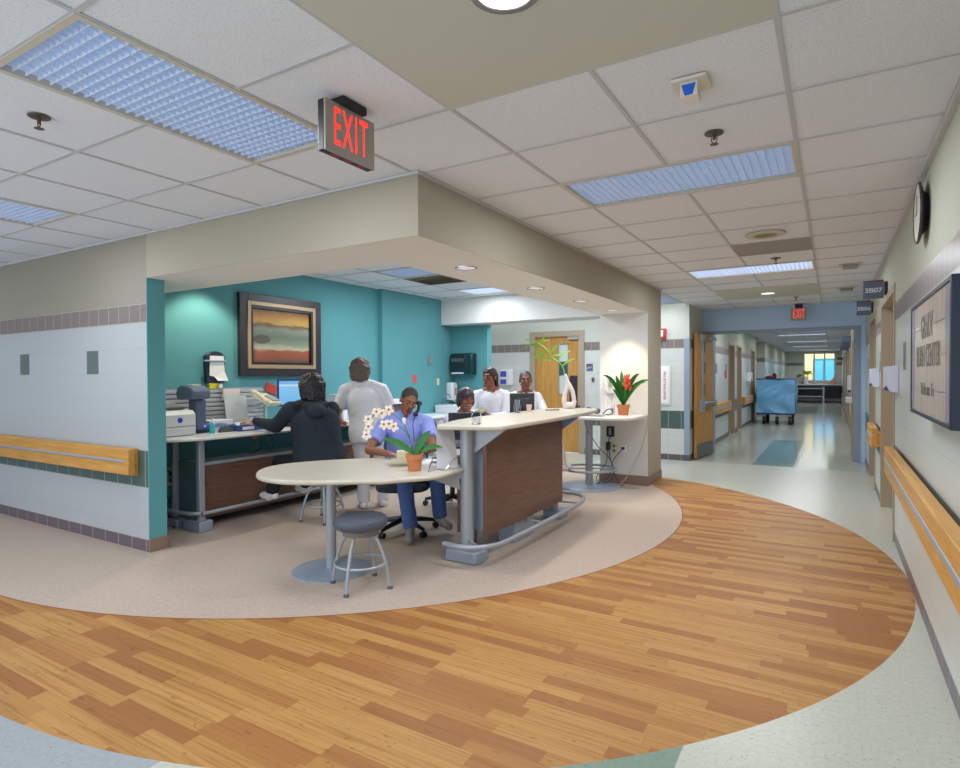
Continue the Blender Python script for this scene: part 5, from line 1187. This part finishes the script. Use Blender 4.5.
def person(label, J, skin, head_f, head_u=(0, 0, 1), open_neck=.012, eye_open=1.0, b=1.0, sleeves='short', shirt=None, legs=None, shoes=None, hair=None, group=None, arm=1.0, waist=1.0, glasses=False, curl=.35, hem=.12, smile=False):
    J = {k: V(v) for k, v in J.items()}
    base = V(((J['anL'].x+J['anR'].x)/2, (J['anL'].y+J['anR'].y)/2, 0))
    t = thing('person', label, 'person', base, 0, group)
    pel, neck, head = J['pel'], J['neck'], J['head']
    up = (neck-pel).normalized(); rt = (J['shR']-J['shL']); rt = (rt-up*rt.dot(up)).normalized(); fw = up.cross(rt)
    T = Matrix((rt, fw, up)).transposed()
    lg = (neck-pel).length
    r, f, u, Hm = basis(head_f, head_u)
    hp = {s: pel+rt*(.09*b if s == 'R' else -.09*b)-up*.03 for s in 'LR'}
    def H(x, y, z): return head+r*x+f*y+u*z
    m = MB()
    # torso
    m.ell(pel+up*.02, (.155*b, .115*b, .115), T).ell(pel+up*lg*.32, (.130*b*waist, .098*b, .15), T).ell(pel+up*lg*.66, (.150*b, .105*b, .18), T)
    m.caps(J['shL'], J['shR'], .050, .050)
    for s in 'LR': m.caps(neck+up*.02, J['sh'+s]+up*.012, .045, .042)
    # neck and head
    m.caps(neck-up*.02, head-u*.05-f*.012, .056, .050)
    m.ell(H(0, -.014, .024), (.074, .092, .090), Hm).ell(H(0, .022, -.045), (.058, .066, .070), Hm)
    m.ell(H(0, .062, -.098), (.026, .022, .018), Hm)                                        # chin
    m.caps(H(-.030, .078, .028), H(.030, .078, .028), .011, .011)                           # brow
    m.caps(H(0, .086, .018), H(0, .108, -.022), .008, .0135).ell(H(-.013, .094, -.026), (.010, .012, .008), Hm).ell(H(.013, .094, -.026), (.010, .012, .008), Hm)
    for s in (-1, 1):
        m.ell(H(s*.040, .060, -.022), (.022, .022, .020), Hm)                               # cheek
        m.ell(H(s*.076, -.010, -.012), (.010, .020, .031), Hm)                              # ear
        m.caps(H(s*.052, .0, -.062), H(s*.022, .060, -.095), .016, .016)                    # jaw
    m.caps(H(-.018, .082, -.056), H(.018, .082, -.056), .009, .009).caps(H(-.014, .080, -.068), H(.014, .080, -.068), .010, .010)
    # arms, hands, legs, feet
    for s in 'LR':
        m.caps(J['sh'+s], J['el'+s], .048*arm, .038*arm).caps(J['el'+s], J['wr'+s], .038*arm, .026)
        d = (J['wr'+s]-J['el'+s]).normalized(); d = (d+V(J.get('hd'+s, (0, 0, 0)))).normalized()
        n = V(J.get('hn'+s, (0, 0, 1)))
        hand(m, J['wr'+s], d, n, (rt if s == 'L' else -rt), curl)
        m.caps(hp[s], J['kn'+s], .080*b, .055).caps(J['kn'+s], J['an'+s], .052, .033)
        fd = (J['to'+s]-J['an'+s]); m.caps(J['an'+s]-V((0, 0, .02)), J['an'+s]+fd*.72, .032, .020)
    obj_body = fuse('body', m, skin, t, .0058, 3)
    # face details
    M_eye = mat('eye_white', '#b7ada2', .5); M_iris = mat('dark_iris', '#20140f', .2); M_brow = mat('dark_brow', '#1b1412', .8)
    M_lip = mat('lip_tone', '#7a4239', .5)
    for s in (-1, 1):
        e = obj('eye', MB().ell(H(s*.031, .0775, .006), (.0115, .007, (.0048 if not smile else .0038)*eye_open), Hm, 14, 8), M_eye, t)
        obj('iris', MB().ell(H(s*.031, .0835, .005), (.0055, .0035, .0050*eye_open), Hm, 12, 8), M_iris, e)
        obj('eyebrow', MB().caps(H(s*.016, .0895, .027), H(s*.048, .078, .030), .0035, .0025, 8), M_brow, t)
    obj('lips', MB().caps(H(-.019, .0875, -.060), H(.019, .0875, -.060), .0055, .0055, 8).caps(H(-.013, .0865, -.069), H(.013, .0865, -.069), .006, .006, 8), M_lip, t)
    if smile: obj('teeth', MB().caps(H(-.016, .0905, -.0645), H(.016, .0905, -.0645), .0026, .0026, 8), mat('teeth_white', '#d9d5cc', .4), t)
    if glasses:
        gl = MB()
        for s in (-1, 1):
            gl.tube([H(s*.032+.022*math.cos(a), .0975-.004*abs(math.cos(a)), .003+.016*math.sin(a)) for a in [2*PI*k/20 for k in range(20)]], .0022, 6, True)
            gl.tube([H(s*.054, .093, .006), H(s*.074, .05, .010), H(s*.080, -.01, .008)], .0022, 6)
        gl.tube([H(-.010, .0985, .005), H(.010, .0985, .005)], .0022, 6)
        obj('glasses', gl, mat('plum_rims', '#4b3550', .3), t)
    # clothes
    if shirt:
        c = MB(); k = .018
        ks = [(-hem, .170*b+k, .128*b+k), (.02, .172*b+k, .130*b+k), (lg*.34, .146*b*waist+k, .112*b+k), (lg*.66, .158*b+k, .114*b+k), (lg*.86, .128*b+k, .088*b+k), (lg*.99, .055, .048)]
        pf = curve([V(q) for q in ks], 6); n = 36; vs = []; fs = []
        for q in pf:
            for a in range(n):
                w_ = 2*PI*a/n; vs.append(pel+rt*(q.y*math.cos(w_))+fw*(q.z*math.sin(w_))+up*q.x)
        for p_ in range(len(pf)-1):
            for a in range(n): fs.append((p_*n+a, p_*n+(a+1) % n, (p_+1)*n+(a+1) % n, (p_+1)*n+a))
        fs += [tuple(range(n-1, -1, -1)), tuple((len(pf)-1)*n+a for a in range(n))]
        c.add(vs, fs)
        c.caps(J['shL'], J['shR'], .060, .060)
        if open_neck == 0.0: c.ell(neck-fw*.035+up*.005, (.075, .055, .05), T)
        for s in 'LR':
            nd = (J['sh'+s]-neck).normalized(); c.caps(neck+nd*open_neck+up*(.028-open_neck*2.2)-fw*open_neck*.5, J['sh'+s]+up*.010, .052-open_neck*.4, .054)
            ln = J['el'+s]-J['sh'+s]
            if sleeves == 'short': c.caps(J['sh'+s], J['sh'+s]+ln*.68, .060*arm, .066*arm, flat1=True)
            else:
                c.caps(J['sh'+s], J['el'+s], .062*arm, .052*arm).caps(J['el'+s], J['wr'+s]-(J['wr'+s]-J['el'+s]).normalized()*.01, .052*arm, .038, flat1=True)
        fuse('shirt', c, shirt, t, .009, 4, .5, .014)
    if legs:
        c = MB(); c.ell(pel, (.160*b+.012, .120*b+.012, .12), T)
        for s in 'LR':
            c.caps(hp[s], J['kn'+s], .092*b, .075).caps(J['kn'+s], J['an'+s]-(J['kn'+s]-J['an'+s]).normalized()*.015, .074, .066, flat1=True)
        fuse('trousers', c, legs, t, .009, 4, .5, .012)
    if shoes:
        for s in 'LR':
            an, to = J['an'+s], J['to'+s]; d = (to-an); d.z *= .9; d.normalize()
            c = MB(); lo = an-V((0, 0, .045))
            c.caps(lo-d*.035, to-d*.02, .040, .038).caps(an-V((0, 0, .0)), lo+d*.05, .042, .040).ell(to-d*.03, (.046, .046, .033))
            fuse('shoe', c, shoes, t, .007, 3)
    if hair: hair(t, H, Hm, r, f, u, neck, up, fw, rt)
    return t
def skin(name, c): return mat(name, c, .45, 0, .45, var=.05, scale=50)
M_hair_b = mat('black_hair', '#1d1b20', .45, var=.5, scale=90); M_hair_br = mat('brown_hair', '#2e211c', .45, var=.4, scale=90)
M_hair_g = mat('greybrown_hair', '#6b5b52', .6, var=.4, scale=90)
M_scrub = mat('periwinkle_cloth', '#8a98e0', .85, var=.08, scale=16); M_scrubd = mat('blue_cloth', '#4a69a8', .85, var=.1, scale=16)
M_whitec = mat('white_cloth', '#e9ebf2', .85, var=.05, scale=16); M_blackc = mat('black_cloth', '#202b36', .9, var=.25, scale=14)
M_lilacc = mat('pale_lilac_cloth', '#e2e4f2', .85, var=.06, scale=16)

def hair_long(mt, back=.16, w=.088):
    def fn(t, H, Hm, r, f, u, neck, up, fw, rt):
        c = MB().ell(H(0, -.022, .034), (.086, .098, .092), Hm)
        for k in range(15):
            a = PI*(.10+.80*k/14); x = math.cos(a)*w; y = -.02-math.sin(a)*.078
            c.caps(H(x*.9, y*.9, .03), H(x*1.05, y*1.0, -back-.012*math.sin(k*2.3)), .024, .015, 10)
        fuse('hair', c, mt, t, .006, 3, .5, .010, .03)
    return fn
def hair_wavy(mt, w=.094, lift=.0):
    def fn(t, H, Hm, r, f, u, neck, up, fw, rt):
        rn = random.Random(3); c = MB().ell(H(0, -.030, .030), (w-.006, .100, .094), Hm).ell(H(0, -.055, -.035), (w-.012, .060, .060), Hm)
        for k in range(34):
            a = PI*(-.02+1.04*k/33); x = math.cos(a)*w; y = -.025-math.sin(a)*.085; z1 = -.075+lift-.035*rn.random()-.03*math.sin(a)
            p1 = H(x*(1.05+.12*rn.random()), y*1.08, -.02+.03*rn.random()); p2 = H(x*(.84+.22*rn.random())+.016*rn.uniform(-1, 1), y*1.05, z1)
            c.caps(H(x*.85, y*.8, .055+.02*rn.random()), p1, .021, .020, 8).caps(p1, p2, .020, .014, 8)
        fuse('hair', c, mt, t, .0055, 4, .5, .022, .028)
    return fn
def hair_short(mt, line=.055):
    def fn(t, H, Hm, r, f, u, neck, up, fw, rt):
        c = MB().ell(H(0, -.020, .034), (.079, .092, .089), Hm).ell(H(0, -.050, -.005), (.070, .060, .070), Hm)
        fuse('hair', c, mt, t, .006, 2)
    return fn
def hair_bob(mt):
    def fn(t, H, Hm, r, f, u, neck, up, fw, rt):
        c = MB().ell(H(0, -.022, .038), (.086, .102, .092), Hm)
        for k in range(17):
            a = PI*(-.12+1.24*k/16); x = math.cos(a)*.080; y = -.022-math.sin(a)*.082
            c.caps(H(x*.9, y*.9, .05), H(x*1.08, y*1.04, -.045-.02*math.sin(a)-.01*(k % 3)), .024, .012, 10)
        c.ell(H(.004, .006, .052), (.080, .092, .072), Hm)
        fuse('hair', c, mt, t, .006, 3, .5, .016, .03)
    return fn
def hair_back(mt):
    def fn(t, H, Hm, r, f, u, neck, up, fw, rt):
        c = MB().ell(H(0, -.022, .032), (.080, .094, .090), Hm).ell(H(0, -.105, .03), (.040, .038, .038), Hm).ell(H(0, -.055, -.01), (.068, .055, .06), Hm)
        fuse('hair', c, mt, t, .006, 2)
    return fn

# woman in black hoodie, back turned, reaching along the desk
pA = person('person in black hoodie seated with back turned, reaching for papers on the wall desk',
    dict(pel=(-4.42, 4.25, .60), neck=(-4.46, 4.205, 1.175), head=(-4.485, 4.205, 1.36), shL=(-4.58, 4.03, 1.115), shR=(-4.37, 4.365, 1.105),
         elL=(-4.79, 4.02, .945), wrL=(-5.06, 3.965, .992), elR=(-4.47, 4.45, .86), wrR=(-4.72, 4.50, .94), hnL=(0, 0, 1), hdL=(0, 0, -.25),
         knL=(-4.83, 4.10, .575), knR=(-4.80, 4.48, .575), anL=(-4.90, 4.06, .27), anR=(-4.88, 4.50, .27), toL=(-5.05, 4.06, .215), toR=(-5.04, 4.51, .215)),
    skin('fair_skin', '#dca58e'), (-.90, .38, -.08), (0, 0, 1), b=1.42, arm=1.38, waist=1.08, sleeves='long', shirt=M_blackc, legs=mat('black_trousers', '#16181b', .85), shoes=M_whitec,
    hair=hair_wavy(M_hair_b, .106, -.035), curl=.3, hem=.10, open_neck=0.0)
hd = MB(); nk = V((-4.46, 4.205, 1.165)); fwA = V((-.84, .54, 0))
hd.tube([nk-fwA*.12+V((.54*.12*s, .84*.12*s, .02-.02*abs(s)-.05*(1-abs(s)))) for s in (-1, -.6, -.2, .2, .6, 1)], [.030, .045, .058, .058, .045, .030], 12)
hd.ell(nk-fwA*.135-V((0, 0, .065)), (.11, .09, .085))
fuse('hood', hd, M_blackc, pA, .009, 4, .5, .01)
# nurse in white, back turned
person('person in white uniform standing with back turned at the wall desk',
    dict(pel=(-4.385, 4.93, .84), neck=(-4.41, 4.87, 1.355), head=(-4.44, 4.87, 1.525), shL=(-4.545, 4.745, 1.295), shR=(-4.25, 5.02, 1.295),
         elL=(-4.66, 4.74, 1.02), wrL=(-4.80, 4.95, .935), elR=(-4.22, 5.14, 1.03), wrR=(-4.42, 5.30, 1.02), hnL=(0, 0, 1), hnR=(0, 0, 1),
         knL=(-4.43, 4.90, .46), knR=(-4.31, 5.07, .46), anL=(-4.39, 4.86, .085), anR=(-4.28, 5.05, .085), toL=(-4.53, 4.98, .03), toR=(-4.42, 5.18, .03)),
    skin('tan_skin', '#cf9478'), (-.62, .76, -.12), (0, 0, 1), b=1.12, arm=1.1, sleeves='short', shirt=M_whitec, legs=mat('offwhite_trousers', '#dcdce0', .85, var=.05, scale=16), shoes=M_whitec,
    hair=hair_wavy(M_hair_g, .085, -.012), hem=.10, open_neck=0.0)
# man in blue scrubs at the table
hf = V((.80, -.66, -.42)); hu = V((.30, .10, 1))
pC = person('person in periwinkle scrubs seated at the table, writing with a phone held to the ear',
    dict(pel=(-3.52, 4.50, .56), neck=(-3.455, 4.415, 1.07), head=(-3.395, 4.385, 1.215), shL=(-3.275, 4.51, 1.00), shR=(-3.625, 4.30, .985),
         elR=(-3.60, 4.06, .775), wrR=(-3.29, 3.98, .765), elL=(-3.09, 4.32, .80), wrL=(-3.05, 4.06, .768), hnR=(0, 0, 1), hnL=(0, 0, 1), hdL=(-.5, 0, 0),
         knR=(-3.29, 4.16, .55), knL=(-3.07, 4.36, .555), anR=(-3.18, 4.12, .12), anL=(-3.11, 4.47, .16), toR=(-3.09, 3.98, .035), toL=(-2.98, 4.44, .06)),
    skin('deep_brown_skin', '#8a5a42'), hf, hu, b=1.12, arm=1.12, sleeves='short', shirt=M_scrub, legs=M_scrubd, shoes=mat('grey_clog', '#8f8e88', .5),
    hair=hair_short(mat('cropped_hair', '#3a3534', .8)), curl=.45, hem=.06, open_neck=.004, eye_open=.55)
us = MB().ell(V((-3.42, 4.34, 1.015)), (.024, .016, .045))
obj('undershirt', us, M_whitec, pC)
r_, f_, u_, Hm_ = basis(hf, hu); hc = V((-3.395, 4.385, 1.215))
t = thing('phone_handset', 'black telephone handset held between ear and shoulder of the seated man', 'telephone', hc-r_*.10)
ear, mouth = hc-r_*.094-f_*.005-u_*.005, hc-r_*.062+f_*.098-u_*.085
obj('handle', MB().tube(curve([ear-r_*.012, (ear+mouth)/2-r_*.026, mouth-r_*.012], 6), .0155, 12), M_black, t)
obj('earpiece', MB().caps(ear-r_*.02, ear-r_*.002, .022, .022), M_black, t)
obj('mouthpiece', MB().caps(mouth-r_*.02, mouth-r_*.004, .016, .016), M_black, t)
obj('cord', MB().tube(curve([mouth-r_*.012-u_*.02, V((-3.27, 4.28, 1.0)), V((-3.20, 4.20, .86)), V((-3.10, 3.98, .80)), V((-3.02, 3.84, .745))], 8), .004, 7), M_black, t)
# woman with glasses behind the counter
person('smiling person with glasses and dark bob seated behind the near end of the counter',
    dict(pel=(-3.54, 5.40, .56), neck=(-3.37, 5.295, 1.045), head=(-3.325, 5.275, 1.195), shR=(-3.42, 5.12, .98), shL=(-3.32, 5.465, .98),
         elR=(-3.27, 5.03, .80), wrR=(-3.05, 5.10, .795), elL=(-3.13, 5.50, .80), wrL=(-2.98, 5.36, .795),
         knR=(-3.16, 5.22, .555), knL=(-3.13, 5.44, .555), anR=(-3.10, 5.2, .10), anL=(-3.07, 5.44, .10), toR=(-2.93, 5.17, .035), toL=(-2.90, 5.42, .035)),
    skin('brown_skin', '#8c5a45'), (.80, -.62, .02), (0, 0, 1), b=1.25, arm=1.25, sleeves='long', shirt=M_lilacc, legs=M_whitec, shoes=M_whitec,
    hair=hair_bob(mat('dark_bob_hair', '#3b3238', .4, var=.4, scale=90)), glasses=True, smile=True)
# standing woman
person('person with long hair in white blouse standing between the two monitors',
    dict(pel=(-3.52, 6.19, .80), neck=(-3.52, 6.16, 1.275), head=(-3.54, 6.14, 1.425), shR=(-3.68, 6.09, 1.20), shL=(-3.37, 6.22, 1.20),
         elR=(-3.74, 5.97, .97), wrR=(-3.54, 5.86, 1.0), elL=(-3.30, 6.13, .96), wrL=(-3.40, 5.92, .97), hnR=(0, -1, .3), hnL=(0, -1, .3),
         knR=(-3.60, 6.14, .44), knL=(-3.43, 6.21, .44), anR=(-3.61, 6.17, .085), anL=(-3.44, 6.24, .085), toR=(-3.55, 6.0, .03), toL=(-3.37, 6.07, .03)),
    skin('rich_brown_skin', '#85543f'), (.06, -.99, -.05), (0, 0, 1), b=1.02, arm=1.12, sleeves='long', shirt=M_lilacc, legs=M_whitec, shoes=M_whitec,
    hair=hair_long(M_hair_br, .17, .085), hem=.14)
t = thing('yellow_folder', 'pale yellow card held by the standing woman behind the counter', 'folder', (-3.50, 5.78, 1.0))
obj('card', MB().obox((-3.46, 5.795, 1.0), (.055, .02, 0), (0, 0, .07), (-.0006, .0016, 0)), mat('pale_yellow', '#d9d8a0', .7), t, smooth=False)
# rear seated woman
office_chair((-3.40, 6.86, 0), math.radians(-100), 'tall office chair of the woman with pulled back hair', .60, 'office chairs')
person('person with pulled-back hair in white seated behind the rear monitor',
    dict(pel=(-3.38, 6.80, .70), neck=(-3.36, 6.73, 1.235), head=(-3.345, 6.72, 1.385), shR=(-3.475, 6.60, 1.165), shL=(-3.255, 6.86, 1.165),
         elR=(-3.44, 6.45, .95), wrR=(-3.22, 6.50, .86), elL=(-3.10, 6.78, .96), wrL=(-3.04, 6.60, .84), hnR=(0, 0, 1), hnL=(0, 0, 1),
         knR=(-2.97, 6.62, .70), knL=(-2.95, 6.78, .69), anR=(-2.93, 6.74, .33), anL=(-2.93, 6.90, .33), toR=(-2.86, 6.86, .275), toL=(-2.85, 6.99, .275)),
    skin('dark_brown_skin', '#7a4e3a'), (.50, -.86, -.03), (0, 0, 1), b=1.0, arm=1.1, sleeves='long', shirt=M_lilacc, legs=M_whitec, shoes=M_whitec,
    hair=hair_back(mat('charcoal_hair', '#3d3b42', .5)), hem=.05)

# ================================================================== LIGHT AND CAMERA
def area(loc, sx, sy, e, col, down=True, rot=None):
    l = bpy.data.lights.new('lamp', 'AREA'); l.shape = 'RECTANGLE'; l.size = sx; l.size_y = sy; l.energy = e; l.color = col
    o = bpy.data.objects.new('lamp', l); COL.objects.link(o); o.location = loc
    if rot: o.rotation_euler = rot
    return o
cool = (.93, .97, 1.0)
for k, (a, b, c, d) in enumerate(LIGHTS):
    area(((a+b)/2, (c+d)/2, CZ-.006), b-a-.1, d-c-.1, [24, 22, 33, 28, 18, 20, 20, 20, 20, 30, 30, 26][k], cool)
for a, b, c, d in INL: area(((a+b)/2, (c+d)/2, 2.69), .5, .5, 27 if c < 7 else 12, cool)
def spot(loc, e, ang, blend, col, tilt=(0, 0, 0), r=.04):
    l = bpy.data.lights.new('spot', 'SPOT'); l.energy = e; l.spot_size = math.radians(ang); l.spot_blend = blend; l.color = col; l.shadow_soft_size = r
    o = bpy.data.objects.new('spot', l); COL.objects.link(o); o.location = loc; o.rotation_euler = tilt
warm = (1.0, .80, .58)
spot((-.862, 1.60, CZ-.02), 60, 150, .6, (1, .97, .92)); spot((-.81, 9.47, CZ-.02), 45, 160, .6, (1, .97, .92))
for yy in (3.77, 4.98, 6.12): spot((-2.37, yy, SZ-.02), 36, 140, .6, (1, .92, .82))
spot((-2.34, 7.36, SZ-.02), 60, 92, .7, (1.0, .76, .50))
spot((-5.30, 3.78, 2.62), 58, 104, .45, (1, .88, .66))
area((-.6, 36.5, 2.9), 2, 2, 60, (1, .97, .85))
area((-3.7, 6.6, 2.69), .5, .5, 28, cool)  # added fill inside the station, no fixture here
area((-2.65, 21.9, 2.6), .3, 1, 10, cool)
w = bpy.data.worlds.new('World'); S.world = w; w.use_nodes = True
w.node_tree.nodes['Background'].inputs[0].default_value = (.90, .95, 1.0, 1); w.node_tree.nodes['Background'].inputs[1].default_value = 1.8

cam = bpy.data.cameras.new('camera'); co_ = bpy.data.objects.new('camera', cam); COL.objects.link(co_)
cam.sensor_width = 36; cam.lens = 590.28/960*36; cam.clip_start = .05; cam.clip_end = 200
Rv, Uv, Fv = V((.85832485, .51308732, -.00445612)), V((-.00324139, .01410642, .99989525)), V((-.51309643, .85822049, -.01377101))
co_.matrix_world = frame((0, 0, 1.44), Rv, Uv, -Fv)
S.camera = co_
S.view_settings.view_transform = 'Standard'; S.view_settings.look = 'None'; S.view_settings.exposure = 0.0; S.view_settings.gamma = 1.0
S.view_settings.use_curve_mapping = False
try: S.cycles.max_bounces = 8; S.cycles.diffuse_bounces = 5; S.cycles.use_denoising = True; S.cycles.sample_clamp_indirect = 6.0
except Exception: pass
